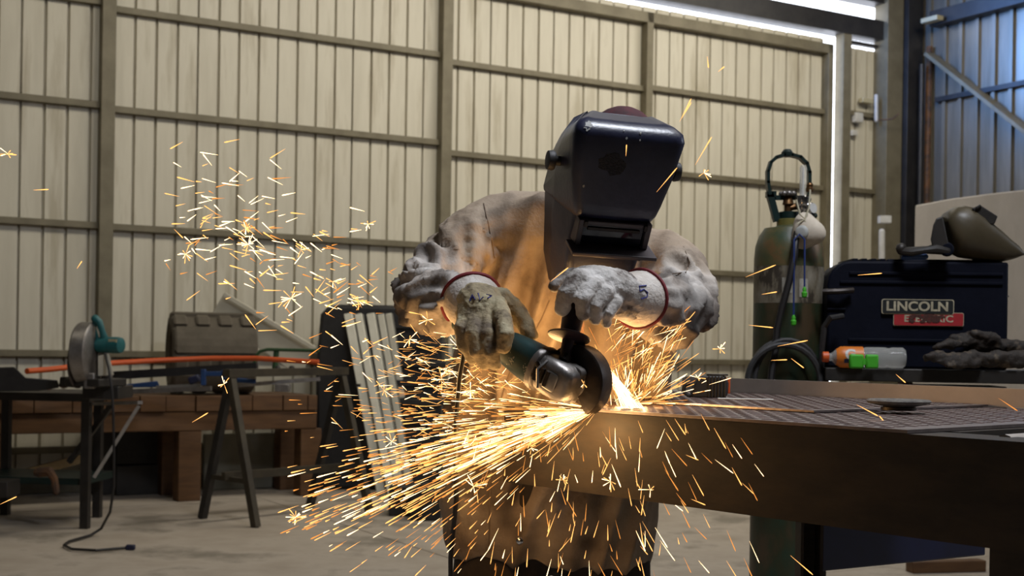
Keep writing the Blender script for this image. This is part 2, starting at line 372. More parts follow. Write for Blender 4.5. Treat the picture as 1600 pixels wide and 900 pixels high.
# right wall, galvanised
wr = thing('wall_right', bp(0, 3, 0), kind='structure')
t = .10
while t < 16:
    part('cladding_sheet', sheet(t, 3, .0, 5.15, lambda a, o, z: bp(-o - .001, a, z), .045, .036, .21), M['sheet_grey'], wr, smooth=False); t += .63
def rbar(t0, t1, z, h, s0, s1): return MB().box(bp((s0 + s1) / 2, (t0 + t1) / 2, z), (abs(s1 - s0), abs(t1 - t0), h), Matrix((D, -RR, Z)).transposed())
part('beam', rbar(.45, 12, 4.66, .16, .005, .16), M['dark_frame'], wr, bevel=.004)
for z in (1.1, 2.3, 3.82): part('girt', rbar(.45, 12, z, .05, .005, .06), M['dark_frame'], wr)
part('brace', MB().bar(bp(.12, .42, 4.30), bp(.12, 2.6, 2.58), .04, .15, D), M['frame'], wr, bevel=.003)
part('floodlight', MB().box(bp(.24, .56, 4.62), (.10, .22, .05), Matrix((D, -RR, Z)).transposed()), M['cream_paint'], wr, bevel=.006)
structure('wall_left', MB().box(bp(16.5, 8, 2.5), (.05, 18, 5.2), Matrix((D, -RR, Z)).transposed()), M['roof'])
structure('wall_front', MB().box(bp(8, 16.6, 2.5), (17.5, .05, 5.2), Matrix((D, -RR, Z)).transposed()), M['roof'])
structure('ceiling', MB().box(bp(8, 8.3, 5.14), (17.3, 17.2, .05), Matrix((D, -RR, Z)).transposed()), M['roof'])
m_ = MB(); m_.tube([bp(.05, .36, 0), bp(.05, .36, 2.2), bp(.07, .37, 3.0), bp(.05, .36, 4.4)], .035, 8)
solo('conduit_pipe', m_, M['rust'], 'rusty brown vertical pipe running up the dark corner post', 'pipe')
m_ = MB(); m_.tube([bp(.16, .36, 0), bp(.16, .36, 4.2)], .025, 8)
solo('conduit_pipe', m_, M['black_metal'], 'black vertical pipe beside the rusty pipe in the corner', 'pipe')
# little boxes on the wall right of the door gap
def wbox(x, y, dep, wx, hy, name, m, label, cat): 
    return solo(name, MB().box(W(x, y, dep), (wx, .07, hy), Matrix((D, -RR, Z)).transposed()), m, label, cat, bevel=.006)
wbox(1353, 158, 13.90, .15, .05, 'junction_box', M['cream_paint'], 'small cream box with dark lid sitting on the girt near the corner', 'box')
wbox(1340, 184, 13.86, .10, .10, 'junction_box', M['white_plastic'], 'small square white box under the girt near the corner', 'box')
wbox(1333, 208, 13.86, .07, .055, 'junction_box', M['white_plastic'], 'small cream box lowest below the girt near the corner', 'box')
m_ = MB(); m_.tube([W(1369, 150, 13.9), W(1369, 188, 13.9)], .02, 8, True)
solo('wall_conduit', m_, M['white_plastic'], 'short white tube hanging from the girt near the corner', 'conduit')  # plain white length of conduit by the wall boxes
m_ = MB(); m_.tube([W(1372, 188, 13.8), W(1395, 186, 13.7), W(1404, 178, 13.7)], .008, 6)
solo('wall_cable', m_, M['rust'], 'thin brown cable drooping from the wall boxes to the corner pipe', 'cable')
m_ = MB(); m_.tube([W(1378, 410, 13.2), W(1378, 362, 13.2)], .03, 10, True); m_.box(W(1382, 343, 13.2), (.11, .1, .07))
solo('white_upright', m_, M['white_plastic'], 'short white upright tube behind the black machine case by the corner', 'pipe')  # tube made up in place of an unidentified bright upright streak

# ------------------------------------------------------------------ the steel work table
CUT = W(935, 638, 2.55); ZT = CUT.z
E1 = Vector((.651, -.759, 0)); E2 = Vector((.759, .651, 0)); CO = Vector((CUT.x, CUT.y, 0))
def tp(a, b, z): return CO + E1 * a + E2 * b + Z * z
ME = Matrix((E1, E2, Z)).transposed()
def tbox(a0, a1, b0, b1, z0, z1, mb=None): return (mb or MB()).box(tp((a0 + a1) / 2, (b0 + b1) / 2, (z0 + z1) / 2), (a1 - a0, b1 - b0, z1 - z0), ME)
def plate_poly(b0, b1, a1, z0, z1, mb=None):                  # the plate's left end runs askew, clear of the worker
    lf = lambda b: -.10 - .58 * b
    return (mb or MB()).rings([[tp(lf(b0), b0, z), tp(a1, b0, z), tp(a1, b1, z), tp(lf(b1), b1, z)] for z in (z0, z1)])
tb = thing('work_table', tp(.2, .45, 0), 'heavy dark steel work table with a tread plate top', 'table')
A0, A1 = -.20, .685
part('tread_plate', plate_poly(-.004, .93, A1, ZT - .007, ZT - .0015), M['plate'], tb, smooth=False)
def treads(a0, a1, b0, b1, z):
    m_ = MB(); p = .034; ni = int((a1 - a0) / p); nj = int((b1 - b0) / p)
    for i in range(ni):
        for j in range(nj):
            if a0 + i * p < -.09 - .58 * (b0 + (j + .5) * p): continue
            c = tp(a0 + (i + .5) * p, b0 + (j + .5) * p, z); l, wd = (.027, .011) if (i + j) % 2 else (.011, .027)
            h = .0014; vs = []
            for k, zz in ((1, -.0005), (.6, h)):
                vs.append([c + E1 * x * l * k / 2 + E2 * y * wd * k / 2 + Z * zz for x, y in ((-1, -1), (1, -1), (1, 1), (-1, 1))])
            n = len(m_.v); m_.v += vs[0] + vs[1]; m_.f += [(n + 4, n + 5, n + 6, n + 7)] + [(n + q, n + (q + 1) % 4, n + 4 + (q + 1) % 4, n + 4 + q) for q in range(4)]
    return m_
part('tread_pattern', treads(-.64, A1 - .01, .0, .92, ZT - .0015), M['tread'], tb, smooth=False, kind='stuff')
BH = .167
m_ = MB(); tbox(-.28, 1.4, -.002, .010, ZT - BH, ZT - .008, m_); tbox(-.28, 1.4, .010, .10, ZT - BH, ZT - BH + .012, m_); tbox(-.28, 1.4, .010, .10, ZT - .02, ZT - .008, m_)
part('front_beam', m_, M['mill'], tb, smooth=False)
m_ = MB(); tbox(.62, .70, .12, .93, ZT - .11, ZT - .008, m_)
part('side_beam', m_, M['mill'], tb, smooth=False)
m_ = MB(); tbox(.02, .09, .30, .93, ZT - .09, ZT - .008, m_)
part('cross_beam', m_, M['mill'], tb, smooth=False)
part('rear_beam', tbox(-.58, .70, .88, .93, ZT - .09, ZT - .009), M['mill'], tb, smooth=False)
m_ = MB(); m_.tube([tp(.80, .08, ZT - .02), tp(.80, .9, ZT - .02)], .016, 12); 
part('rail_pipe', m_, M['angle'], tb)
def leg(a, b, wd): part('leg', tbox(a - wd / 2, a + wd / 2, b - wd / 2, b + wd / 2, .0, ZT - BH), M['mill'], tb, smooth=False)
leg(.64, .88, .07); leg(.89, .075, .14); 
p0 = W(1250, 820, 2.75); p1 = W(1280, 820, 2.75)                      # open channel leg: two flanges and a web
m_ = MB(); zt = ZT - .02
for q in (p0, p1): m_.box(Vector((q.x, q.y, zt / 2)), (.006, .05, zt))
m_.box(Vector(((p0.x + p1.x) / 2, p0.y + .028, zt / 2)), (p1.x - p0.x + .006, .006, zt))
part('leg', m_, M['mill'], tb, smooth=False)
a = W(1285, 893, 3.05); b = W(1540, 869, 3.33); b.z = a.z; dr = (b - a).normalized(); bk = Vector((-dr.y, dr.x, 0)) * .02; up = Z * (ZT - .02 - a.z)
m_ = MB(); m_.rings([[a, b, b + bk, a + bk], [a + up, b + up, b + bk + up, a + bk + up]]); part('lower_panel', m_, M['navy'], tb, 'navy blue steel panel hanging below the table frame', bevel=.004)
q = WZ(1478, 893, 0)
solo('timber_beam', MB().box(q + Z * .03, (.42, .08, .06), Matrix.Rotation(R(12), 3, 'Z')), M['wood'], 'dark brown timber beam lying on the floor behind the work table', 'beam', bevel=.004)
# second sheet, angle bar, and the loose things on the table
c1 = WZ(1272, 645, ZT); v = c1 - CO; a1, b1 = v.dot(E1), v.dot(E2)
st = thing('tread_sheet', tp(.1, .5, ZT), 'loose tread sheet lying over the back half of the table top', 'steel sheet')
part('sheet', plate_poly(b1, .915, a1, ZT + .0005, ZT + .0045), M['plate'], st, smooth=False)
part('tread_pattern', treads(-.63, a1 - .005, b1 + .005, .91, ZT + .0045), M['tread'], st, smooth=False, kind='stuff')
an = MB(); tbox(-.61, .684, .918, .924, ZT + .0005, ZT + .042, an); tbox(-.61, .684, .924, .960, ZT + .0005, ZT + .006, an)
solo('angle_bar', an, M['angle'], 'pale steel angle bar standing along the back edge of the table', 'angle bar', smooth=False)
o = W(1404, 637, 2.47); o = WZ(1404, 640, ZT + .006)
gd = thing('grinding_disc', Vector((o.x, o.y, ZT + .005)), 'worn grey grinding disc lying near the front of the table', 'disc')
m_ = MB(); m_.lathe([(.0, .006), (.03, .007), (.058, .013), (.062, .018), (.058, .021), (.03, .017), (.011, .016)], (o.x, o.y, ZT + .005), Z, 36); part('abrasive', m_, M['disc_grey'], gd)
m_ = MB(); m_.lathe([(.0, .0), (.034, .0), (.034, .006), (.0, .0065)], (o.x, o.y, ZT + .005), Z, 24); part('hub', m_, M['guard'], gd)
o = WZ(1108, 621, ZT + .005); o.z = ZT + .005
tm = thing('tape_measure', o, 'dark ribbed rubber tape measure standing on the table right of the worker', 'tape measure')
m_ = MB(); X = Vector((1, 0, 0)); Y = Vector((0, 1, 0))
prof = [(-.045, .0), (.030, .0), (.040, .006), (.042, .035), (.036, .047), (.024, .051), (-.018, .051), (-.030, .044), (-.036, .030)]
m_.prism([(p[0], p[1]) for p in prof], o + Y * .022, X, Z, .044); part('body', m_, M['rubber'], tm, bevel=.004)
for i in range(6): part('rib', MB().box(o + Vector((-.004 + i * .0075, 0, .026)), (.004, .05, .050)), M['rubber'], tm, bevel=.001)
part('end_cap', MB().box(o + Vector((.0435, 0, .028)), (.006, .034, .036)), M['orange'], tm, 'orange end cap', bevel=.002)
part('top_clip', MB().box(o + Vector((.018, 0, .0535)), (.048, .024, .004)), M['black_metal'], tm, bevel=.001)
m_ = MB(); hook = [o + Vector((-.034 + .014 * math.cos(q) - .012, -.0, .018 + .014 * math.sin(q))) for q in [k * math.pi / 5 for k in range(2, 10)]]
m_.tube(hook, .0045, 8, True); part('strap', m_, M['rubber'], tm)
q0 = WZ(1165, 624, ZT + .005); m_ = MB().box(q0 + Z * .0008, (.125, .05, .0014), Matrix.Rotation(R(-8), 3, 'Z'))
solo('paper_strip', m_, M['white_plastic'], 'white flat strip lying on the table beside the tape measure', 'paper', smooth=False)

# ------------------------------------------------------------------ gas cylinder and what hangs on it
X = Vector((1, 0, 0)); Y = Vector((0, 1, 0))
cy = W(1232, 450, 4.5); cr = .118; ctop = W(1232, 358, 4.5).z
gc = thing('gas_cylinder', Vector((cy.x, cy.y, 0)), 'tall worn green gas cylinder standing behind the work table', 'gas cylinder')
o = Vector((cy.x, cy.y, 0)); zb = W(1232, 475, 4.5).z; zs = W(1232, 418, 4.5).z
m_ = MB(); m_.lathe([(cr - .01, 0.0), (cr, .012), (cr, zb)], o, Z, 40, True); part('lower_body', m_, M['dark_green_cyl'], gc, 'dark green lower body')
m_ = MB(); m_.lathe([(cr, zb + .0005), (cr + .0005, zs)], o, Z, 40); part('painted_band', m_, M['grey_cyl'], gc, 'worn grey painted band')
m_ = MB(); m_.lathe([(cr, zs + .0005), (cr, zs + .03), (cr * .97, zs + .07), (cr * .88, zs + .105), (cr * .72, zs + .133), (cr * .5, ctop - .0), (cr * .36, ctop + .012)], o, Z, 40); part('shoulder', m_, M['green_cyl'], gc, 'mottled green rounded shoulder')
m_ = MB(); m_.lathe([(cr * .37, ctop + .0), (cr * .37, ctop + .032), (cr * .33, ctop + .034)], o, Z, 24); part('neck_ring', m_, M['yellow_cyl'], gc)
m_ = MB(); m_.lathe([(.036, ctop + .034), (.036, ctop + .058), (.02, ctop + .060)], o, Z, 24); part('neck_collar', m_, M['green_iron'], gc)
# arched guard handle
def cpt(x, y, dd=0): return W(x, y, 4.5 + dd)
m_ = MB()
arch = [cpt(1202, 303), cpt(1199.5, 285), cpt(1199.5, 268), cpt(1204, 254), cpt(1213, 246), cpt(1225, 242.5), cpt(1237, 242.5), cpt(1250, 246), cpt(1260, 256), cpt(1264, 270), cpt(1264, 292)]
for a, b in zip(arch[:-1], arch[1:]): m_.bar(a - (b - a) * .08, b + (b - a) * .08, .034, .011, Y) if False else m_.bar(a - (b - a) * .1, b + (b - a) * .1, .011, .034, Y)
part('guard_handle', m_, M['green_iron'], gc, 'dark green arched handle')
m_ = MB(); m_.bar(cpt(1202, 302), cpt(1214, 346), .022, .03, Y); m_.bar(cpt(1197, 304), cpt(1212, 304), .03, .02); m_.bar(cpt(1210, 309), cpt(1246, 309), .016, .012, Y); m_.bar(cpt(1264, 292), cpt(1262, 312), .012, .03, Y); m_.bar(cpt(1262, 310), cpt(1252, 346), .02, .03, Y)
part('guard_bracket', m_, M['green_iron'], gc)
m_ = MB(); m_.lathe([(.012, -.012), (.019, -.008), (.02, .004), (.012, .014), (.003, .016)], cpt(1230, 240), Z, 20); part('guard_knob', m_, M['green_iron'], gc)
v0 = cpt(1231, 342); v1 = cpt(1231, 303)
m_ = MB(); m_.lathe([(.018, 0), (.018, .02), (.013, .025), (.013, .045), (.020, .05), (.016, .068), (.010, .08)], v0, Z, 16); m_.tube([cpt(1231, 325), cpt(1246, 322)], .012, 10); part('valve', m_, M['brass'], gc)
m_ = MB(); 
for k in range(8): m_.ball(v1 + Vector((math.cos(k * math.pi / 4), math.sin(k * math.pi / 4), 0)) * .022, (.010, .010, .009), n=6)
m_.lathe([(.02, -.008), (.025, -.004), (.025, .004), (.02, .008)], v1, Z, 20); part('valve_wheel', m_, M['alu'], gc)
rg = thing('regulator', cpt(1256, 322, -.05), 'chrome gas regulator with a clear flow tube screwed onto the cylinder valve', 'regulator')
m_ = MB(); m_.lathe([(.022, 0), (.024, .004), (.024, .03), (.021, .034)], cpt(1254, 322, -.05), Z, 20); m_.lathe([(.014, -.02), (.018, -.012), (.018, 0)], cpt(1254, 322, -.05), Z, 16); part('body', m_, M['chrome'], rg)
m_ = MB(); m_.lathe([(.012, 0), (.012, .10), (.008, .108)], cpt(1254.5, 308, -.05), Z, 16); part('flow_tube', m_, M['clear'], rg, 'clear plastic flow tube')
m_ = MB(); m_.lathe([(.003, 0), (.003, .10)], cpt(1254.5, 308, -.05), Z, 8); part('float_rod', m_, M['white_plastic'], rg)
m_ = MB(); m_.lathe([(.016, -.01), (.02, -.006), (.02, .006), (.016, .01)], cpt(1267, 326, -.06), (.5, -.8, .1), 20); part('gauge', m_, M['chrome'], rg)
m_ = MB(); m_.lathe([(.017, 0), (.017, .002)], cpt(1267, 326, -.06) + Vector((.5, -.8, .1)).normalized() * .010, (.5, -.8, .1), 20); part('gauge_face', m_, M['white_plastic'], rg)
m_ = MB(); m_.tube([cpt(1256, 328, -.05), cpt(1262, 336, -.05)], .013, 10, True); m_.tube([cpt(1262, 336, -.05), cpt(1273, 337, -.05)], .01, 8, True); part('outlet', m_, M['green_iron'], rg)
m_ = MB(); m_.lathe([(.012, 0), (.014, .008), (.012, .016)], cpt(1265, 300, -.06), Z, 16); m_.lathe([(.010, .016), (.012, .024), (.009, .03)], cpt(1265, 300, -.06), Z, 16); part('adjusting_knob', m_, M['brass'], rg)
# dust mask hung by its strap
mk = thing('dust_mask', cpt(1255, 365, -.16), 'cream dust mask hanging by its strap from the cylinder guard', 'mask')
rr = []; ax = (Vector((-.55, -.80, -.1))).normalized(); ex, ey = perp(ax); cc = cpt(1262, 362, -.12)
for k in range(9):
    t = k / 8 * math.pi / 2; q = []
    for j in range(28):
        a = 2 * math.pi * j / 28; rad = (.060 * math.cos(t * .92)) * (1 + .14 * math.cos(a * 3 + .6) * math.cos(t))
        q.append(cc + ax * (.048 * math.sin(t)) + ex * rad * .95 * math.cos(a) + ey * rad * math.sin(a))
    rr.append(q)
m_ = MB().rings(rr); part('cup', m_, M['mask'], mk)
m_ = MB(); m_.lathe([(.020, -.006), (.022, .0), (.022, .006), (.017, .010), (.012, .011)], cc + ax * .047, ax, 24); part('valve', m_, M['mask_valve'], mk, 'round grey breathing valve')
m_ = MB(); m_.tube([cpt(1266, 296, -.16), cpt(1264, 325, -.16), cpt(1257, 343, -.16), cpt(1263, 355, -.16)], .003, 6); m_.tube([cpt(1244, 312, -.16), cpt(1250, 335, -.16), cpt(1258, 342, -.16), cpt(1246, 350, -.16)], .003, 6); part('strap', m_, M['strap'], mk)
ep = thing('corded_earplugs', cpt(1250, 440, -.17), 'blue cord with two lime earplugs hanging down the cylinder', 'earplugs')
m_ = MB(); m_.tube([cpt(1240, 492, -.17), cpt(1240.5, 430, -.17), cpt(1241, 374, -.17), cpt(1249, 366, -.165), cpt(1257, 374, -.17), cpt(1257, 448, -.17)], .0032, 6); part('cord', m_, M['blue_cord'], ep)
for x, y in ((1240, 492), (1257, 448)):
    m_ = MB(); m_.lathe([(.003, .0), (.007, -.008), (.006, -.016), (.010, -.020), (.009, -.032), (.005, -.036)], cpt(x, y, -.17), Z, 12); part('earplug', m_, M['lime'], ep)
for k, (x, y, wx, hy) in enumerate(((1219, 448, 15, 24), (1244, 452, 14, 28))):
    q = []; 
    for yy in (y + hy / 2, y - hy / 2):
        row = []
        for j in range(5):
            xx = x - wx / 2 + wx * j / 4; p = cpt(xx, yy); dx = p.x - o.x; row.append(Vector((p.x, o.y - math.sqrt((cr + .0015) ** 2 - dx * dx), p.z)))
        q.append(row)
    m_ = MB(); n = 5; m_.add(q[0] + q[1], [(i, i + 1, i + 6, i + 5) for i in range(4)])
    part('paper_label', m_, M['paper'], gc)
hs = MB()
hs.tube([cpt(1250, 340, -.1), cpt(1243, 375, -.15), cpt(1241, 400, -.16), cpt(1233, 440, -.165), cpt(1222, 480, -.165), cpt(1214, 515, -.165), cpt(1212, 545, -.17), cpt(1206, 580, -.18), cpt(1200, 640, -.2)], .012, 8)
solo('gas_hose', hs, M['cable'], 'black gas hose running from the regulator down the cylinder', 'hose')
hs = MB()
for k, (rx, ry, dx, dy) in enumerate(((55, 62, 0, 0), (52, 66, 3, 4), (57, 58, -2, 3))):
    pts = [cpt(1227 + dx + rx * math.cos(a), 594 + dy + ry * math.sin(a), -.17 - .03 * k - .02 * math.sin(a)) for a in [2 * math.pi * q / 30 for q in range(31)]]
    hs.tube(pts, .0105, 8)
hs.tube([cpt(1283, 590, -.2), cpt(1284, 545, -.22), cpt(1288, 510, -.22), cpt(1297, 497, -.24), cpt(1316, 494, -.2)], .010, 8)
solo('hose_coil', hs, M['rubber'], 'black coiled welding hose hung in front of the gas cylinder', 'hose')

# ------------------------------------------------------------------ bench with the black wire-feeder case
BD = 4.22
bz = W(1440, 577, BD).z
bn = thing('equipment_stand', W(1460, 590, BD + .2) * 1, 'dark steel stand carrying the black machine case', 'stand')
bn.location.z = 0
a = W(1290, 577, BD + .02); b = W(1700, 577, BD - .05); dv = (b - a); dv.z = 0; dv.normalize(); bk = Vector((-dv.y, dv.x, 0))
MS = Matrix((dv, bk, Z)).transposed()
L_ = 1.0; a.z = bz
def sbox(u0, u1, v0, v1, z0, z1, mb=None): return (mb or MB()).box(a + dv * (u0 + u1) / 2 + bk * (v0 + v1) / 2 + Z * ((z0 + z1) / 2 - bz), (u1 - u0, v1 - v0, z1 - z0), MS)
part('top', sbox(0, L_, 0, .42, bz - .042, bz), M['black_metal'], bn, bevel=.003)
for u, v in ((.66, .02), (L_ - .05, .38), (.03, .38)): part('leg', sbox(u, u + .04, v, v + .04, 0, bz - .042), M['black_metal'], bn, smooth=False)
part('lower_shelf', sbox(.02, L_ - .02, .04, .42, .60, .62), M['black_metal'], bn, smooth=False)
# goods on the lower shelf, seen through the slot under the top
def low(u0, u1, z1, m, name, label, cat): solo(name, sbox(u0, u1, .1, .3, .6205, z1), m, label, cat, bevel=.004)
low(.045, .135, bz - .055, M['red_paint'], 'red_can', 'red can on the shelf under the machine stand, leftmost', 'can')
low(.145, .20, bz - .052, M['cream_paint'], 'cream_can', 'cream can on the shelf under the machine stand beside the red can', 'can')
low(.215, .27, bz - .056, M['alu'], 'grey_can', 'grey can in the middle of the shelf under the machine stand', 'can')
low(.29, .315, bz - .050, M['red_paint'], 'red_bottle', 'narrow red bottle on the shelf under the machine stand', 'bottle')
low(.34, .60, bz - .054, M['white_plastic'], 'white_box', 'wide white box on the shelf under the machine stand', 'box')
# case
cs0 = .02; cw = .585; ch = .355
cz = bz; zc = a + bk * .16
case = thing('wire_feeder_case', a + dv * .3 + bk * .25, 'black plastic welding machine case with a maker plate on its front', 'machine case')
poly = [(cs0, 0), (cs0 + cw, 0), (cs0 + cw, ch), (cs0 + .075, ch)] + [(cs0 + .075 - .075 * math.sin(t), ch - .085 + .085 * math.cos(t)) for t in (.3, .6, .9, 1.2, 1.57)]
m_ = MB(); m_.prism(poly, a + bk * .36, dv, Z, .24); part('shell', m_, M['case'], case, bevel=.008)
F0 = a + bk * .12
def ftile(u0, u1, z0, z1, dep, m, name='rib', bvl=.002): part(name, MB().box(F0 + dv * (u0 + u1) / 2 + Z * (z0 + z1) / 2 - bk * dep / 2, (u1 - u0, dep + .004, z1 - z0), MS), m, case, bevel=bvl)
ftile(.09, cs0 + cw - .02, ch - .046, ch - .036, .005, M['case']); ftile(.06, cs0 + cw - .02, ch - .076, ch - .066, .005, M['case']); ftile(.09, cs0 + cw - .03, .088, .098, .006, M['case']); ftile(cs0, cs0 + .06, ch - .165, ch - .158, .005, M['case'])
m_ = MB(); m_.tube([F0 + dv * .002 + Z * .25 - bk * .02, F0 + dv * .06 + Z * .252 - bk * .035, F0 + dv * .10 + Z * .256 - bk * .02], .010, 8); part('gun_connector', m_, M['guard'], case)
for k in range(4): part('top_rib', MB().box(a + dv * (.105 + k * .03) + bk * .24 + Z * (ch + .004), (.018, .2, .010)), M['case'], case, bevel=.002)
part('carry_handle', MB().box(a + dv * (.42) + bk * .24 + Z * (ch + .006), (.38, .06, .014), MS), M['case'], case, bevel=.005)
def rrect(w_, h_, r):
    p = []
    for cx, cyy, a0 in ((w_ / 2 - r, h_ / 2 - r, 0), (-w_ / 2 + r, h_ / 2 - r, 90), (-w_ / 2 + r, -h_ / 2 + r, 180), (w_ / 2 - r, -h_ / 2 + r, 270)):
        for t in (0, 30, 60, 90): p.append((cx + r * math.cos(R(a0 + t)), cyy + r * math.sin(R(a0 + t))))
    return p
def fpt(x, y): # a point of the case front through a photo position
    d = W(x, y, 1) - CAM; t = (F0 - CAM).dot(bk) / d.dot(bk); return CAM + d * t
def plate(x, y, wx, hy, m, name, dep, r, parent=None):
    sc = (fpt(x + 1, y) - fpt(x, y)).length
    mm = MB(); mm.prism(rrect(wx * sc, hy * sc, r), fpt(x, y) - bk * dep, dv, Z, .0012 + .002); return part(name, mm, m, parent or case, smooth=False)
sc = (fpt(1434, 480) - fpt(1433, 480)).length
pr_ = plate(1450, 499, 110, 22, M['logo_cream'], 'plate_border', .004, .006); part_ = plate(1450, 499, 108, 20, M['logo_red'], 'red_plate', .0055, .005)
plate(1433, 479.5, 113, 24, M['logo_cream'], 'plate_border', .0065, .007); plate(1433, 479.5, 110, 21.5, M['logo_dark'], 'black_plate', .008, .006)
fm = lambda x, y, dep: frame(fpt(x, y) - bk * dep, dv, Z, -bk)
part('lettering', text_mb('LINCOLN', 21 * sc, .0006, fm(1432, 479.5, .0117), .0012, 1.08), M['logo_cream'], case, smooth=False)
part('lettering', text_mb('ELECTRIC', 15.0 * sc, .0005, fm(1450, 498.5, .0092), .0007, 1.18), M['logo_cream'], case, smooth=False)
g_ = MB(); rs = random.Random(5)
for k in range(26):
    x = rs.gauss(1448, 13); y = 497 + rs.gauss(0, 3.0); y = min(max(y, 491), 505); x = min(max(x, 1424), 1470)
    p = fpt(x, y) - bk * (.0101 + k * .00002); n = 9; g_.add([p + dv * sc * rs.uniform(3.0, 7.5) * math.cos(2 * math.pi * q / n) + Z * sc * rs.uniform(1.4, 3.6) * math.sin(2 * math.pi * q / n) for q in range(n)], [tuple(range(n))])
part('grime_smear', g_, M['grime'], case, 'brown scorched smear over the middle letters', smooth=False)
m_ = MB(); m_.lathe([(.003, 0), (.003, .003)], fpt(1575, 463), -bk, 10); part('rivet', m_, M['steel'], case)
# bottle lying on the stand
bo = a + dv * .0 - bk * .0 + bk * .045; br = .034
bt = thing('drink_bottle', bo + dv * .13, 'clear drink bottle with an orange label lying in front of the machine case', 'bottle')
ax = dv; o_ = bo + Z * (br + .001) 
k0 = W(1288, 553, BD); o_ = Vector((k0.x, k0.y + .03, bz + br + .001))
m_ = MB(); m_.lathe([(.013, 0), (.017, .002), (.017, .020), (.013, .022)], o_, ax, 20); part('cap', m_, M['orange'], bt)
m_ = MB(); m_.lathe([(.012, .021), (.013, .03), (.024, .042), (br - .001, .058), (br, .09), (br, .12), (br - .003, .13), (br, .14), (br, .20), (br - .003, .21), (br, .22), (br, .255), (.028, .262), (.0, .262)], o_, ax, 28); part('bottle_body', m_, M['clear'], bt)
m_ = MB(); m_.lathe([(.0255, .043), (br + .0006, .058), (br + .001, .07), (br + .001, .128)], o_, ax, 28, False); part('label', m_, M['bottle_orange'], bt)
# the letter on the label, wrapped on its surface
tx = text_mb('G', .046, .0002, Matrix.Identity(4), .002); lt = MB()
for v_ in tx.v:
    ang = v_.y / br + .25; lt.v.append(o_ + ax * (.085 + v_.x) + (bk * -1) * math.cos(ang) * (br + .0018 + v_.z) + Z * math.sin(ang) * (br + .0018))
lt.f = tx.f; part('lettering', lt, M['white_plastic'], bt, smooth=False)
m_ = MB(); rr = []
for u in (.065, .118): rr.append([o_ + ax * u + (bk * -1) * math.cos(q) * (br + .0014) + Z * math.sin(q) * (br + .0014) for q in (-.55, -.42, -.28, -.14)])
m_.add(rr[0] + rr[1], [(i, i + 1, i + 5, i + 4) for i in range(3)]); part('label_band', m_, M['navy'], bt)
gp = MB(); p = W(1326, 557, BD - .02); q = W(1370, 557, BD - .02)
lp = thing('plastic_clip', Vector((p.x + .05, p.y, bz)), 'two chunky lime green plastic clips in front of the orange bottle', 'clip')
for u0, u1 in ((1327, 1349), (1352, 1372)):
    mm = MB(); p = W(u0, 558, BD - .035); q = W(u1, 558, BD - .035); p.z = q.z = bz + .0225; mm.bar(p, q, .022, .045); part('clip', mm, M['lime'], lp, bevel=.006)
m_ = MB(); p = W(1346, 557, BD - .035); q = W(1356, 557, BD - .035); p.z = q.z = bz + .022; m_.bar(p, q, .012, .02); part('clip_joint', m_, M['lime'], lp)
# gloves dropped on the stand
def blob(chains, vox, sm=3):
    mb = MB()
    for ch in chains: mb.tube([Vector(c[:3]) for c in ch], [c[3] for c in ch], 10, True)
    return remesh(mb, vox, sm)
def chain(pts): return [(*W(x, y, d_), r_) for x, y, d_, r_ in pts]
for nm, lab, chs in (('work_glove', 'dark dirty leather glove crumpled on the right end of the stand, upper of the pair', [[(1600, 545, 4.32, .030), (1560, 541, 4.3, .026), (1530, 541, 4.28, .022)], [(1530, 532, 4.28, .018), (1500, 536, 4.25, .016), (1462, 543, 4.23, .012)], [(1540, 535, 4.3, .02), (1512, 524, 4.28, .017), (1488, 529, 4.28, .013)], [(1555, 530, 4.28, .02), (1535, 525, 4.26, .015), (1520, 521, 4.26, .012)]]),
                     ('work_glove', 'brown leather glove lying in front, lower of the pair on the stand', [[(1610, 562, 4.2, .030), (1550, 562, 4.2, .026), (1515, 562, 4.2, .022)], [(1520, 555, 4.19, .018), (1480, 557, 4.18, .015), (1450, 558, 4.17, .012)], [(1515, 562, 4.18, .018), (1488, 565, 4.17, .016), (1462, 564, 4.17, .012)], [(1525, 567, 4.18, .018), (1500, 569, 4.17, .015), (1482, 570, 4.16, .012)], [(1470, 552, 4.2, .014), (1458, 552, 4.2, .012), (1446, 560, 4.2, .01)]])):
    g = blob([chain(c) for c in chs], .006, 3)
    nn = normals(g); mz = min(v_.z for v_ in g.v)
    g.v = [v_ + n_ * (.010 * noise.noise(v_ * 30) + .004 * noise.noise(v_ * 90)) for v_, n_ in zip(g.v, nn)]
    g.v = [Vector((v_.x, v_.y, max(v_.z, bz + .0005))) for v_ in g.v]
    solo(nm, g, M['glove_dark'] if 'glove_dark' in M else M['leather_dark'], lab, 'glove', ang=80)
# spare helmet on the case
sh = thing('welding_helmet', W(1500, 400, 4.34), 'olive welding helmet with a flip-up lens resting on the black machine case', 'helmet')
def hp(x, y): return W(x, y, 4.36)
top_ = [(1472, 345), (1478, 332), (1490, 324), (1503, 322), (1517, 325), (1530, 334), (1545, 349), (1560, 361), (1574, 374), (1586, 384), (1592, 392), (1594, 398)]
bot_ = [(1473, 350), (1475, 365), (1480, 382), (1488, 396), (1500, 402), (1512, 404), (1526, 406), (1540, 407.5), (1552, 408.5), (1566, 409), (1578, 406), (1593, 400)]
rr = []
for (x0, y0), (x1, y1) in zip(top_, bot_):
    pt = hp(x0, y0); pb = hp(x1, y1); c_ = (pt + pb) / 2; h_ = (pt - pb) / 2; wd = min(.115, .45 * h_.length + .05)
    rr.append([c_ + h_ * (abs(math.sin(t)) ** .75) * (1 if math.sin(t) > 0 else -1) + Y * wd * (abs(math.cos(t)) ** .75) * (1 if math.cos(t) > 0 else -1) for t in [2 * math.pi * k / 28 for k in range(28)]])
m_ = MB().rings(rr); part('shell', m_, M['olive_helmet'], sh, ang=60)
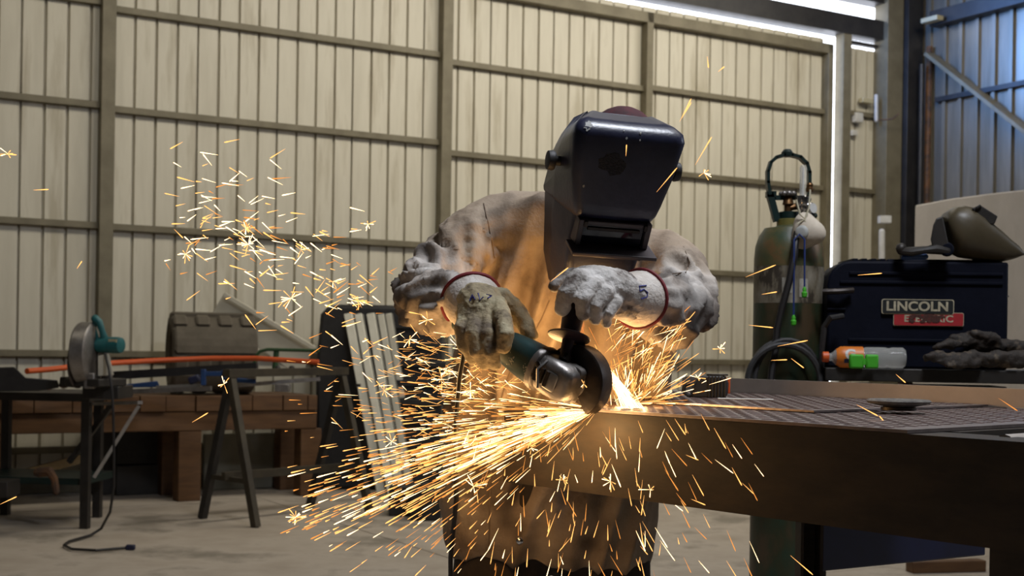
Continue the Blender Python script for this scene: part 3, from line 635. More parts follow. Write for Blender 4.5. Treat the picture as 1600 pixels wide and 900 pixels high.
def frustum_box(pts, d0, d1):
    m_ = MB(); m_.rings([[W(x, y, d0) for x, y in pts], [W(x, y, d1) for x, y in pts]]); return m_
part('lens_frame', frustum_box([(1518, 326), (1531, 320), (1559, 338), (1554, 350), (1547, 351)], 4.29, 4.43), M['black_metal'], sh, bevel=.003)
part('lens_hinge', frustum_box([(1524, 324), (1531, 319), (1534, 322), (1527, 327)], 4.28, 4.44), M['black_metal'], sh, bevel=.002)
m_ = frustum_box([(1473, 338), (1463, 341), (1458, 352), (1454, 374), (1457, 388), (1478, 399), (1484, 390)], 4.26, 4.46); part('inner_liner', m_, M['black_metal'], sh, bevel=.004)
m_ = MB(); m_.tube([W(1480, 392, 4.27), W(1462, 389, 4.27), W(1445, 391, 4.27), W(1425, 394, 4.28), W(1408, 392, 4.3)], [.014, .018, .012, .014, .014], 10, True)
m_.tube([W(1408, 388, 4.3), W(1408, 388, 4.46)], .018, 10, True); m_.tube([W(1480, 392, 4.45), W(1445, 390, 4.46), W(1408, 392, 4.46)], .012, 8, True); part('headband', m_, M['black_metal'], sh)
m_ = MB(); m_.lathe([(.022, 0), (.024, .01), (.018, .016)], W(1478, 390, 4.275), -Y, 16); part('pivot_knob', m_, M['case'], sh)
solo('marker_pen', MB().tube([W(1413, 402, 4.30), W(1446, 401, 4.30)], .0095, 10, True), M['blue_paint'], 'short blue marker lying on the case under the spare helmet headband', 'pen')
# white board behind, leaning near the right wall
m_ = MB(); d0, d1 = 9.5, 7.6; p = [W(1430, 700, d0), W(1430, 336, d0), W(1434, 326, d0), W(1442, 321, d0), W(1500, 311, 8.93), W(1560, 302, 8.3), W(1640, 292, d1), W(1640, 760, d1)]
pz = [Vector((q.x, q.y, q.z)) for q in p]; pz[0].z = .0; pz[-1].z = .0
n_ = Vector((.5, .86, 0)).normalized(); 
dd = (W(1640, 292, d1) - W(1430, 336, d0)); dd.z = 0; dd.normalize()
base = Vector((pz[0].x, pz[0].y, 0)); poly = [((Vector((q.x, q.y, 0)) - base).dot(dd), q.z) for q in pz]
wbz = MB(); wbz.prism(poly, base, dd, Z, .03)
bo_ = solo('welding_screen', wbz, M['tarp'], 'large dusty white board standing behind the machine case at the right wall', 'board', bevel=.01)

# ------------------------------------------------------------------ left side: table, saw, bench, trestle and stock
lt_z = WZ(70, 612, .82).z; LZ = .82
p0 = WZ(-70, 611, LZ); p1 = WZ(140, 615, LZ); e1 = (p1 - p0).normalized(); e2 = Vector((-e1.y, e1.x, 0)); ML = Matrix((e1, e2, Z)).transposed(); LL = (p1 - p0).length
lt = thing('steel_bench', Vector((p0.x + LL / 2 * e1.x, p0.y + .3, 0)), 'dark square-tube steel table at the left edge of the workshop', 'table')
def lbox(u0, u1, v0, v1, z0, z1, mb=None): return (mb or MB()).box(p0 + e1 * (u0 + u1) / 2 + e2 * (v0 + v1) / 2 + Z * ((z0 + z1) / 2 - LZ), (u1 - u0, v1 - v0, z1 - z0), ML)
part('top_frame', lbox(0, LL, 0, .6, LZ - .05, LZ), M['black_metal'], lt, bevel=.003)
for u, v in ((LL - .052, 0), (LL - .18, .50), (.05, 0), (.05, .5)): part('leg', lbox(u, u + .05, v, v + .05, 0, LZ - .05), M['black_metal'], lt, smooth=False)
part('shelf', lbox(.06, LL - .05, .04, .55, .26, .30), M['green_iron'], lt, smooth=False)
a_ = p1 - e1 * .03 + e2 * .05
part('bracket_arm', MB().bar(a_ - Z * .065, W(219, 629, 7.7), .035, .02), M['alu'], lt, smooth=False)
part('brace', MB().bar(W(217, 634, 7.72), W(147, 746, 7.66), .022, .02), M['steel'], lt, 'pale diagonal brace', smooth=False)
part('brace', MB().bar(W(175, 632, 8.0), W(108, 722, 8.05), .03, .03), M['black_metal'], lt, smooth=False)
part('support_block', MB().box(W(169, 612, 7.78), (.21, .3, .075)), M['black_metal'], lt, bevel=.004)
# chop saw
sw = thing('chop_saw', W(150, 620, 7.75), 'teal abrasive chop saw with a round metal guard on the left table', 'saw')
sc_ = W(136, 552, 7.62); sax = Vector((.99, -.06, 0)).normalized(); sx, sy = perp(sax)
m_ = MB(); m_.lathe([(.02, .05), (.165, .05), (.18, .04), (.182, -.03), (.175, -.04), (.02, -.045)], sc_, sax, 40); part('blade_guard', m_, M['alu'], sw, 'round grey metal blade guard')
m_ = MB(); m_.lathe([(.0, -.004), (.155, -.003), (.155, .003), (.0, .004)], sc_ - Z * .05 - sax * .052 + sax * .0, sax, 40); part('blade', m_, M['disc'], sw)
g0 = W(166, 539, 7.62)
m_ = MB(); m_.lathe([(.03, -.06), (.046, -.05), (.048, .08), (.044, .1), (.03, .105)], g0, (.95, -.3, -.0), 20); part('motor', m_, M['teal_bright'], sw, 'teal motor housing')
part('maker_label', MB().box(W(176, 533, 7.56), (.055, .004, .022), Matrix.Rotation(R(-17), 3, 'Z')), M['cream_paint'], sw, smooth=False)
m_ = MB(); m_.tube([W(149, 498, 7.6), W(155, 503, 7.6), W(160, 518, 7.61), W(164, 532, 7.62)], [.024, .022, .018, .026], 12, True); m_.tube([W(149, 498, 7.6), W(147, 512, 7.62), W(150, 527, 7.63)], [.018, .013, .016], 10, True); part('handle', m_, M['teal_bright'], sw)
part('pivot_arm', MB().bar(W(160, 540, 7.66), W(168, 592, 7.72), .07, .05, X), M['alu'], sw, bevel=.006)
part('guide_plate', frustum_box([(153, 556), (170, 553), (178, 586), (153, 588)], 7.56, 7.6), M['gutter'], sw, bevel=.003)
part('base', MB().box(W(150, 597, 7.66), (.24, .26, .045), Matrix.Rotation(R(-20), 3, 'Z')), M['black_metal'], sw, bevel=.006)
part('vice', MB().box(W(141, 595, 7.55), (.06, .05, .09)), M['alu'], sw, bevel=.006)
m_ = MB(); m_.tube([W(164, 552, 7.56), W(170, 575, 7.5), W(175, 610, 7.48), W(177, 650, 7.48), W(178, 700, 7.5), W(178, 760, 7.5)] + [WZ(172, 800, .16), WZ(158, 826, .04), WZ(142, 836, .012), WZ(108, 846, .012), WZ(100, 852, .012), WZ(112, 858, .012), WZ(150, 860, .012), WZ(196, 856, .012)], .008, 8)
cb = thing('power_cord', W(178, 760, 7.5), 'black power cord hanging from the saw and looping on the floor', 'cord'); cb.location.z = 0
part('cord', m_, M['cable'], cb); 
q = WZ(204, 855, .015); part('plug', MB().box(q, (.05, .03, .028)), M['navy'], cb, bevel=.006)
# things on the left table
lump = lambda pts, d0, d1: frustum_box(pts, d0, d1)
m_ = lump([(-30, 612), (-30, 575), (22, 573), (30, 580), (40, 590), (90, 594), (92, 601), (92, 606), (60, 611)], 7.75, 7.95); m_.v = [Vector((v_.x, v_.y, max(v_.z, LZ + .001))) for v_ in m_.v]
solo('tool_bag', m_, M['rubber'], 'black lumpy tool bag on the left table', 'bag', bevel=.006)
m_ = MB().tube([WZ(-30, 600, LZ + .014), WZ(40, 604, LZ + .014), WZ(77, 606, LZ + .014)], .013, 10, True); solo('orange_tool', m_, M['orange'], 'short orange tool handle at the front of the left table', 'tool')
m_ = lump([(92, 604), (94, 589), (122, 588), (123, 606)], 7.72, 7.82); m_.v = [Vector((v_.x, v_.y, max(v_.z, LZ + .001))) for v_ in m_.v]; solo('steel_block', m_, M['black_metal'], 'small black steel block on the left table beside the saw', 'block', bevel=.004)
m_ = MB().ball(WZ(100, 602, LZ + .02), (.035, .03, .02), n=8); solo('brass_fitting', m_, M['brass'], 'small brown metal fitting on the left table in front of the black block', 'fitting')
m_ = MB().tube([W(42, 580, 7.9), W(80, 577, 8.1), W(122, 572, 8.3), W(180, 567, 8.55), W(250, 563, 8.75), W(330, 560, 8.85), W(400, 560, 8.85), W(498, 566, 8.8)], .018, 10)
solo('orange_conduit', m_, M['orange'], 'long thin bowed orange conduit lying across the benches', 'pipe')
solo('timber_offcut', MB().bar(W(8, 748, 8.9), W(128, 716, 9.2), .05, .06), M['wood_pale'], 'pale timber length leaning low behind the left table', 'timber', smooth=False)
m_ = MB().tube([W(60, 738, 7.86), W(78, 737, 7.84), W(85, 748, 7.83), W(88, 768, 7.83)], [.03, .03, .022, .02], 8, True); solo('rusty_clamp', m_, M['rust'], 'rusty brown clamp on the shelf of the left table', 'clamp')
solo('tool_box', MB().box(W(0, 762, 7.6), (.16, .2, .09)), M['black_metal'], 'black box at the left end of the table shelf', 'box', bevel=.004)
# timber bench along the wall
WZt = W(330, 617, 9.25).z
wbn = thing('timber_bench', W(330, 700, 9.3), 'long brown heavy timber bench in front of the sliding door', 'bench'); wbn.location.z = 0
# runs parallel to the door wall
bs = lambda x, dep: (14.3 - dep) / .5057
def wpt(x, off):                                            # ground point on a line parallel to the door, off metres in front of it, below photo x
    u = (x - 800) / FPX; b0 = C0 + RR * off; t_ = (u * b0.y - b0.x) / (-D.x + u * D.y); return b0 - D * t_
OFFB = .95
pa, pb_ = wpt(-60, OFFB), wpt(498, OFFB); MB_ = Matrix((D, -RR, Z)).transposed(); BL = (pb_ - pa).length; BT = .76
def wbx(u0, u1, v0, v1, z0, z1, mb=None): return (mb or MB()).box(pa + D * (u0 + u1) / 2 - RR * (v0 + v1) / 2 + Z * (z0 + z1) / 2, (u1 - u0, v1 - v0, z1 - z0), MB_)
u = 0; rs = random.Random(9)
while u < BL - .05:
    l_ = rs.uniform(.17, .26); part('top_plank', wbx(u, min(u + l_, BL) - .006, rs.uniform(-.01, .01), .62, BT - .115, BT - rs.uniform(0, .006)), M['wood'], wbn, smooth=False, bevel=.004); u += l_
part('apron_beam', wbx(0, BL, .015, .11, BT - .255, BT - .117), M['wood'], wbn, bevel=.005)
part('rear_beam', wbx(0, BL, .5, .6, BT - .255, BT - .117), M['wood'], wbn, bevel=.005)
for x in (283, -30, 474):
    q = (wpt(x, OFFB) - pa).dot(D)
    part('leg', wbx(q, q + .165, .02, .16, 0, BT - .256), M['wood'], wbn, bevel=.005); part('leg', wbx(q, q + .165, .45, .59, 0, BT - .256), M['wood'], wbn, bevel=.005)
# stuff under it
def stand(x0, x1, off, z0, z1, dep, name, m, label, cat, bvl=.006):
    q0, q1 = wpt(x0, off), wpt(x1, off); l_ = (q1 - q0).length; c_ = (q0 + q1) / 2 - RR * dep / 2 
    return solo(name, MB().box(c_ + Z * (z0 + z1) / 2, (l_, dep, z1 - z0), MB_), m, label, cat, bevel=bvl)
stand(322, 450, .30, .0, .43, .05, 'cement_board', M['cement'], 'grey cement board standing under the timber bench', 'board')
stand(452, 505, .42, .0, .50, .25, 'storage_box', M['blue_paint'], 'dark blue box standing under the right end of the timber bench', 'box', .02)
stand(185, 275, .40, .0, .22, .3, 'scrap_box', M['black_metal'], 'black scrap box on the floor under the timber bench', 'box')
stand(185, 262, .38, .225, .48, .25, 'scrap_crate', M['rubber'], 'black crate stacked on the scrap box under the timber bench', 'crate')
stand(150, 180, .30, .0, .55, .2, 'metal_cabinet', M['black_metal'], 'narrow dark cabinet under the timber bench behind the left table', 'cabinet')
stand(322, 500, .25, .47, .50, .2, 'shelf_board', M['black_metal'], 'thin dark shelf board under the timber bench above the cement board', 'board', .002) if False else None
# tyre on the bench
ty = wpt(330, .70); tR = .30; tax = (Vector((.93, .36, 0))).normalized(); tx_, ty_ = perp(tax); tc = Vector((ty.x, ty.y, BT + tR + .001)); tw = .30
tyr = thing('loader_tyre', Vector((ty.x, ty.y, BT)), 'dusty loader tyre with chunky tread standing on the timber bench', 'tyre')
m_ = MB(); m_.lathe([(.17, -tw + .06), (.18, -tw + .02), (.22, -tw - .005), (.26, -tw), (tR - .028, -tw + .03), (tR - .022, -tw + .07), (tR - .022, tw - .07), (tR - .028, tw - .03), (.26, tw), (.22, tw), (.18, tw - .02), (.17, tw - .06), (.17, 0), (.17, -tw + .06)], tc, tax, 48, False); part('carcass', m_, M['tyre'], tyr)
def lug(c_deg, w_deg, h0, h1):
    rr = []
    for h_, k_ in ((h0, .75), (h0 + .015, 1), (h1 - .015, 1), (h1, .75)):
        rr.append([tc + tax * h_ + (tx_ * math.cos(R(q)) + ty_ * math.sin(R(q))) * r_ for q, r_ in [(c_deg - w_deg / 2, tR - .045)] + [(c_deg + w_deg * k_ * f_, tR + (k_ - 1) * .04) for f_ in (-.46, -.23, 0, .23, .46)] + [(c_deg + w_deg / 2, tR - .045)]])
    part('tread_lug', MB().rings(rr), M['tyre'], tyr, smooth=False)
for k in range(5):                                           # full bars alternating with rows of four blocks
    lug(160 + 72 * k, 42, -tw + .005, tw - .005)
    for q in range(4): lug(124 + 72 * k, 26, -tw + .005 + q * .16, -tw + .005 + q * .16 + (.10 if q < 3 else .11))
# white folded sheet leaning on the door, green tube frame
m_ = frustum_box([(350, 458), (357, 460), (493, 543), (488, 548), (470, 590), (330, 492)], 9.78, 9.80); solo('folded_sheet', m_, M['gutter'], 'large cream folded metal sheet leaning behind the tyre', 'metal sheet', bevel=.004)
m_ = MB().bar(W(350, 460, 9.74), W(492, 545, 9.74), .03, .035); solo('gutter_length', m_, M['gutter'], 'cream gutter strip leaning diagonally along the edge of the folded sheet', 'gutter', bevel=.004)
m_ = MB(); m_.tube([W(397, 578, 9.3), W(399, 558, 9.3), W(406, 549, 9.3), W(418, 546, 9.3), W(498, 548, 9.2)], .012, 8); m_.tube([W(432, 547, 9.3), W(429, 585, 9.3)], .02, 8); solo('tube_frame', m_, M['green_tube'], 'dark green bent tube frame on the bench right of the tyre', 'frame')
# beam and loose stock on the bench and trestle
def on(x, y, dep): return W(x, y, dep)
solo('steel_channel', MB().bar(W(175, 587, 8.75), W(402, 573, 8.7), .05, .055), M['dark_frame'], 'dark steel channel lying across the bench behind the saw', 'steel bar', smooth=False)
solo('silver_tube', MB().bar(W(245, 606, 8.6), W(315, 603, 8.6), .03, .03), M['steel'], 'short silver square tube lying left of the trestle', 'tube', smooth=False)
m_ = frustum_box([(193, 606), (193, 601), (246, 595), (249, 602), (247, 605)], 8.6, 8.7); solo('blue_saw', m_, M['blue_paint'], 'blue flat tool lying beside the saw on the bench', 'tool', bevel=.004)
solo('steel_tube', MB().bar(W(190, 612, 8.62), W(330, 607, 8.55), .03, .03), M['alu'], 'grey steel tube under the blue flat tool', 'tube', smooth=False)
m_ = MB(); m_.bar(W(318, 577, 8.5), W(318, 602, 8.5), .03, .03, X); m_.bar(W(320, 584, 8.5), W(350, 584, 8.5), .02, .03); m_.bar(W(350, 578, 8.5), W(350, 598, 8.5), .02, .03, X); solo('blue_clamp', m_, M['blue_paint'], 'blue clamp gripping the stock beside the trestle apex', 'clamp', bevel=.003)
m_ = MB(); m_.bar(W(296, 596, 8.6), W(312, 590, 8.6), .06, .05); solo('blue_tool', m_, M['navy'], 'dark blue power tool left of the blue clamp', 'tool', bevel=.01)
m_ = MB(); m_.bar(W(370, 594, 8.5), W(400, 596, 8.5), .03, .03); solo('blue_tool', m_, M['blue_paint'], 'small blue tool right of the trestle apex', 'tool', bevel=.008)
solo('steel_flat', MB().bar(W(372, 602, 8.6), W(500, 592, 8.7), .03, .025), M['alu'], 'flat steel bar lying on the bench right of the trestle apex', 'steel bar', smooth=False)
solo('steel_plate', MB().box(W(442, 606, 8.6), (.09, .1, .05)), M['alu'], 'small grey steel block hanging by the flat bar', 'block', bevel=.003)
for x in (434, 456): solo('rubber_stopper', MB().ball(W(x, 576, 8.9), .022, n=8), M['rubber'], 'small black round stopper on the bench right of the tyre' + (', left of two' if x < 440 else ', right of two'), 'stopper')
# trestle
tr = thing('steel_trestle', WZ(440, 815, 0), 'dark steel trestle with splayed legs in front of the timber bench', 'trestle')
fa, fb, fc, fd = WZ(316, 810, 0), WZ(400, 824, 0), WZ(484, 792, 0), WZ(578, 803, 0)
ta = (fa + fb) / 2; tz = W(355, 588, ta.y).z; ta.z = tz; t2 = (fc + fd) / 2; t2.z = tz + .01
for f_, t_ in ((fa, ta), (fb, ta), (fc, t2), (fd, t2)): part('leg', MB().bar(f_, t_ + (f_ - t_) * .02, .052, .04, (t2 - ta).normalized()), M['trestle'] if f_ in (fb, fd) else M['black_metal'], tr, smooth=False)
part('top_bar', MB().bar(ta - (t2 - ta) * .04 + Z * .02, t2 + (t2 - ta) * .04 + Z * .02, .07, .05), M['trestle'], tr, smooth=False)
k = .30
part('cross_bar', MB().bar(fa + (ta - fa) * k, fb + (ta - fb) * k, .03, .03), M['trestle'], tr, smooth=False); part('cross_bar', MB().bar(fc + (t2 - fc) * k, fd + (t2 - fd) * k, .03, .03), M['trestle'], tr, smooth=False)
l0 = (fa + fb) / 2; l0.z = tz * .32; l1 = (fc + fd) / 2; l1.z = tz * .32
part('long_rail', MB().bar(l0 - (l1 - l0) * .05, l1, .035, .05), M['trestle'], tr, smooth=False)
# black container and the pale strips leaning on it
ct = thing('black_container', Vector((W(600, 600, 10.5).x, 10.5, 0)), 'tall black ribbed plastic container behind the leaning strips', 'container')
cd0 = 10.3; cx0, cx1 = W(497, 600, cd0).x, W(735, 600, cd0).x; ztop = W(560, 476, cd0).z
poly = [(-.42, 0), (.55, 0), (.55, ztop - .05), (.48, ztop - .01), (.10, ztop), (-.26, ztop), (-.36, ztop - .025), (-.41, ztop - .08), (-.44, ztop - .5)]
m_ = MB().prism(poly, Vector((W(580, 600, cd0).x, cd0 + .42, 0)), X, Z, .42); part('body', m_, M['rubber'], ct, bevel=.03)
for k in range(6): 
    zz = ztop - .16 - k * .15; part('rib', MB().box(Vector((W(655, 600, cd0).x, cd0 - .012, zz)), (.42, .03, .05)), M['rubber'], ct, bevel=.008)
strips = [(541, 490, 596, 770, 20), (557, 491, 612, 772, 17), (576, 490, 625, 768, 19), (592, 491, 640, 764, 15), (604, 490, 652, 760, 14)]
for k, (x0, y0, x1, y1, wp) in enumerate(strips):
    A_ = W(x0 + 3, y0, 10.22); B_ = WZ(x1, y1 + 4, .0); wd = wp * 10 / FPX * .66
    B_ += Z * .01
    s_ = thing('metal_strip', (A_ + B_) / 2, ['leftmost', 'second from left', 'middle', 'fourth from left', 'rightmost'][k] + ' of the five long pale metal strips leaning on the black container', 'metal strip', 'pale metal strips leaning on the container')
    part('strip', MB().bar(A_, B_, wd, .03, Y), M['strip'], s_, bevel=.003)
    part('side_lip', MB().bar(A_ + X * wd * .62 + Y * .01, B_ + X * wd * .62 + Y * .01, wd * .2, .03, Y), M['strip_groove'], s_, smooth=False)
solo('strip_tie', MB().box(W(559.5, 602, 10.0), (.04, .03, .022)), M['black_metal'], 'short black tie around the leftmost leaning strip', 'tie')
for k, (x, y, dd_, wd) in enumerate(((640, 715, 8.9, .25), (668, 735, 8.7, .2))):
    q = W(x, y, dd_)
    solo('steel_stock', MB().box(Vector((q.x, q.y, .10 + k * 0)), (wd, .3, .20)), M['black_metal'], ['dark steel stock box on the floor right of the leaning strips', 'dark steel offcut box on the floor nearest the worker'][k], 'box', bevel=.01)

# ------------------------------------------------------------------ the worker
pr = thing('person', Vector((W(862, 880, 3.1).x, 3.1, 0)), 'person in a dirty leather jacket, gloves and dark welding helmet, bent over a grinder', 'person')
HD = W(962, 320, 2.74)                                        # head centre
# body: one continuous surface, legs to head, under the clothes
pel = W(862, 800, 3.12); lh = Vector((pel.x - .10, 3.12, .86)); rh = Vector((pel.x + .10, 3.12, .86))
bd = MB()
chest = W(900, 470, 3.05); neck = W(925, 350, 2.98)
bd.tube([pel + Z * .15, W(880, 620, 3.12), chest, W(905, 390, 3.02)], [.14, .125, .15, .10], 14, True)
bd.tube([W(905, 400, 3.02), neck, HD + Y * .07 - Z * .03], [.07, .06, .06], 12, True)
hm = Matrix.Rotation(R(9), 3, 'Y') @ Matrix.Rotation(R(33), 3, 'X')
bd.ball(HD + Y * .055, (.075, .092, .115), hm, 14)
face = lambda x, y, z: HD + Y * .055 + hm @ Vector((x, y, z))
bd.tube([face(0, -.088, .015), face(0, -.108, -.02)], [.011, .016], 8, True)      # nose
bd.tube([face(-.02, -.083, -.058), face(.02, -.083, -.058)], .008, 8, True)       # mouth
for sx_ in (-1, 1):
    bd.ball(face(.034 * sx_, -.082, .02), .013, None, 6); bd.ball(face(.078 * sx_, .01, -.01), (.012, .022, .034), hm, 6)
R_ARM = [(805, 352, 2.99, .060), (750, 375, 2.97, .056), (690, 420, 2.90, .052), (658, 466, 2.81, .048), (700, 471, 2.71, .044), (742, 470, 2.62, .034)]
L_ARM = [(985, 392, 2.99, .060), (1035, 408, 2.95, .056), (1062, 445, 2.88, .052), (1064, 492, 2.80, .050), (1030, 478, 2.70, .044), (1000, 466, 2.62, .034)]
for arm in (R_ARM, L_ARM): bd.tube([W(x, y, d_) for x, y, d_, r_ in arm], [r_ for *_, r_ in arm], 10, True)
feet = []
for sgn, h_ in ((-1, lh), (1, rh)):
    kn = Vector((h_.x + sgn * .03, 3.10, .48)); an_ = Vector((h_.x + sgn * .05, 3.16, .09)); feet.append(an_)
    bd.tube([h_ + Z * .03, kn, an_, an_ - Z * .03], [.088, .058, .042, .045], 12, True); bd.tube([an_ + Vector((0, .03, -.045)), an_ + Vector((0, -.14, -.055))], [.04, .034], 10, True)
bo = remesh(bd, .012, 4); part('body', bo, M['skin'], pr, ang=180)
# trousers and boots
tr_ = MB(); tr_.tube([pel + Z * .12, pel + Z * .02], [.165, .17], 16, True)
for sgn, h_, an_ in ((-1, lh, feet[0]), (1, rh, feet[1])):
    kn = Vector((h_.x + sgn * .03, 3.10, .48)); tr_.tube([h_ + Vector((-sgn * .0, 0, .02)), kn + Z * .1, kn, an_ + Z * .12, an_ + Z * .0], [.125, .108, .098, .085, .088], 14, True)
tq = remesh(tr_, .012, 4); nn = normals(tq); tq.v = [v_ + n_ * .006 * noise.noise(Vector((v_.x * 14, v_.y * 14, v_.z * 5))) for v_, n_ in zip(tq.v, nn)]
part('trousers', tq, M['denim'], pr, ang=180)
for an_ in feet:
    b_ = MB(); b_.tube([an_ + Z * .10, an_ + Z * -.02], [.052, .055], 12, True); b_.tube([an_ + Vector((0, .04, -.045)), an_ + Vector((0, -.17, -.05))], [.044, .040], 12, True); b_.box(an_ + Vector((0, -.06, -.08)), (.085, .30, .02))
    part('boot', remesh(b_, .008, 3), M['boot'], pr, ang=180)
# jacket: torso + sleeves grown together, folds pushed in along and across the cloth
def ell(x, y, d_, rx, ry, lean=0, n=40, pw=.85):
    c_ = W(x, y, d_); q = []
    for k in range(n):
        t = 2 * math.pi * k / n; cx = math.copysign(abs(math.cos(t)) ** pw, math.cos(t)); sy_ = math.copysign(abs(math.sin(t)) ** pw, math.sin(t))
        q.append(c_ + Vector((cx * rx, sy_ * ry, lean * cx * rx)))
    return q
J = MB()
J.rings([ell(857, 872, 3.12, .244, .155, -.05), ell(857, 850, 3.12, .252, .165, -.05), ell(860, 800, 3.115, .256, .17, -.03), ell(868, 720, 3.11, .252, .17), ell(877, 640, 3.10, .257, .17), ell(882, 570, 3.08, .258, .172), ell(888, 500, 3.06, .25, .17),
         ell(895, 430, 3.03, .245, .16, -.08), ell(898, 380, 3.01, .228, .145, -.12), ell(898, 345, 2.99, .19, .125, -.16), ell(900, 322, 2.97, .135, .11, -.12), ell(905, 308, 2.96, .085, .085, -.06)])
RS = [(835, 342, 2.985, .070), (785, 352, 2.97, .076), (745, 376, 2.945, .078), (700, 418, 2.90, .073), (664, 458, 2.83, .071), (672, 476, 2.77, .070), (705, 474, 2.69, .060), (730, 471, 2.645, .046)]
LS = [(985, 405, 2.985, .080), (1038, 412, 2.95, .078), (1058, 432, 2.90, .077), (1064, 470, 2.85, .077), (1062, 495, 2.795, .076), (1042, 486, 2.735, .070), (1018, 474, 2.675, .058), (1005, 469, 2.645, .045)]
arms = []
for A in (RS, LS):
    pts = [W(x, y, d_) for x, y, d_, r_ in A]; J.tube(pts, [r_ for *_, r_ in A], 18, True); arms.append((pts, [r_ for *_, r_ in A]))
JQ = remesh(J, .0080, 5, .5)
nn = normals(JQ)
def near_arm(p):
    best = (9, 0, 0, 0)
    for ai, (pts, rad) in enumerate(arms):
        acc = 0
        for i in range(len(pts) - 1):
            ab = pts[i + 1] - pts[i]; t = max(0, min(1, (p - pts[i]).dot(ab) / ab.length_squared)); dd_ = (p - pts[i] - ab * t).length - (rad[i] * (1 - t) + rad[i + 1] * t)
            if dd_ < best[0]: best = (dd_, ai, acc + ab.length * t, i)
            acc += ab.length
    return best
def ridge(x): return 1 - abs(x) * 2.2
LOCK = W(880, 640, 3.0)
for i, v_ in enumerate(JQ.v):
    dd_, ai, s_, seg = near_arm(v_); d_ = 0
    w_arm = max(0, min(1, (.03 - dd_) / .03)) * max(0, min(1, (s_ - .10) / .10))
    # sleeves: rings bunched at the elbow and cuff, twisted a little
    pts = arms[ai][0]; ax_ = (pts[min(seg + 1, len(pts) - 1)] - pts[seg]).normalized(); ra = v_ - pts[seg]; ang_ = math.atan2(ra.dot(perp(ax_)[1]), ra.dot(perp(ax_)[0]))
    q = noise.noise(Vector((s_ * 17 + ang_ * .9 + ai * 7, math.cos(ang_) * .9, math.sin(ang_) * .9)))
    q2 = noise.noise(Vector((s_ * 36 - ang_ * 1.6, math.cos(ang_) * 2.2 + 5, math.sin(ang_) * 2.2)))
    arm_d = .023 * (ridge(q) - .55) + .0035 * (ridge(q2) - .5)
    # body: long drapes down the front, slanting from the shoulders to the belly
    k = v_.x - .22 * (v_.z - 1.1)
    q = noise.noise(Vector((k * 15 + 3.1, v_.y * 4, v_.z * 2.3))); q2 = noise.noise(Vector((v_.x * 9, v_.y * 6, v_.z * 13 + 4)))
    tor = .054 * (ridge(q) - .6) + .008 * q2
    low = max(0, min(1, (.95 - v_.z) / .2)); tor *= max(.12, min(1, (1.40 - v_.z) / .12)); tor = tor * (1 - .55 * low) + low * .006 * noise.noise(Vector((v_.x * 5, v_.y * 5, v_.z * 16)))
    JQ.v[i] = v_ + nn[i] * (arm_d * w_arm + tor * (1 - w_arm))
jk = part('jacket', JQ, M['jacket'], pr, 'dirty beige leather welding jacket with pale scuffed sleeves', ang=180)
def sm(a, b, x): q = max(0, min(1, (x - a) / (b - a))); return q * q * (3 - 2 * q)
pa_, di_ = [], []
for v_, n_ in zip(JQ.v, nn):
    dd_, ai, s_, seg = near_arm(v_); nz = noise.noise(v_ * 9) + .5 * noise.noise(v_ * 22)
    on_arm = sm(.06, .02, dd_) if False else 1 - sm(.025, .06, dd_)
    pa_.append(on_arm * sm(.10, .24, s_ + .05 * nz) if ai == 1 else on_arm * sm(.19, .34, s_ + .06 * nz))
    out = -v_.x if ai == 0 else v_.x
    e0, e1_, e2_, e3 = (.22, .34, .46, .55) if ai == 0 else (.19, .29, .39, .46)
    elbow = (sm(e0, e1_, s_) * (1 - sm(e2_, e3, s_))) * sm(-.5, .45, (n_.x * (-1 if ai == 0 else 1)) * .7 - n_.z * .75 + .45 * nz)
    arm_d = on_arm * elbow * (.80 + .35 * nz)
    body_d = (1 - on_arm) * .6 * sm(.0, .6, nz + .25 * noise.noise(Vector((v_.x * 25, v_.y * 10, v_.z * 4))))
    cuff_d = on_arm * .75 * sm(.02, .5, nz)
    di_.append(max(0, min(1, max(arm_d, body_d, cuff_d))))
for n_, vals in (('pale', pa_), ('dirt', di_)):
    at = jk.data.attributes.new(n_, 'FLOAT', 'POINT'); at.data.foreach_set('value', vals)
JB = BVHTree.FromPolygons(JQ.v, JQ.f)
def seam(pts, r_, name, m, parent, bvh, n=8, label=None, lift=.0005):
    out = []
    for (x0, y0), (x1, y1) in zip(pts[:-1], pts[1:]):
        k = max(2, int(math.hypot(x1 - x0, y1 - y0) / n))
        for t in range(k): out.append(onto(bvh, x0 + (x1 - x0) * t / k, y0 + (y1 - y0) * t / k, lift))
    out.append(onto(bvh, *pts[-1], lift)); out = [o_ for o_ in out if o_]
    res = [out[0]] if out else []
    for o_ in out[1:]:
        if (o_ - res[-1]).length < .06: res.append(o_)
    if len(res) > 2: return part(name, MB().tube(res, r_, 6), m, parent, label)
def sub(name, mb, m, parent, **k): return part(name, mb, m, parent, **k)
seam([(756, 318), (762, 345), (770, 380), (774, 410)], .0018, 'shoulder_seam', M['stitch'], jk, JB)
seam([(858, 470), (845, 500), (828, 530), (806, 560), (790, 600), (776, 650), (768, 720), (765, 790), (764, 860)], .0018, 'front_placket', M['stitch'], jk, JB)
seam([(1068, 385), (1078, 410), (1072, 425), (1050, 428)], .0010, 'sleeve_seam', M['stitch'], jk, JB)
seam([(684, 832), (720, 858), (790, 873), (860, 876), (940, 872), (1010, 862)], .003, 'hem_stitching', M['leather'], jk, JB)
p = onto(JB, 812, 845, .001)
if p: part('snap_button', MB().lathe([(.008, 0), (.008, .003), (.005, .005), (.001, .0055)], p, (p - CAM).normalized() * -1, 16), M['chrome'], jk, 'pearly round snap button')
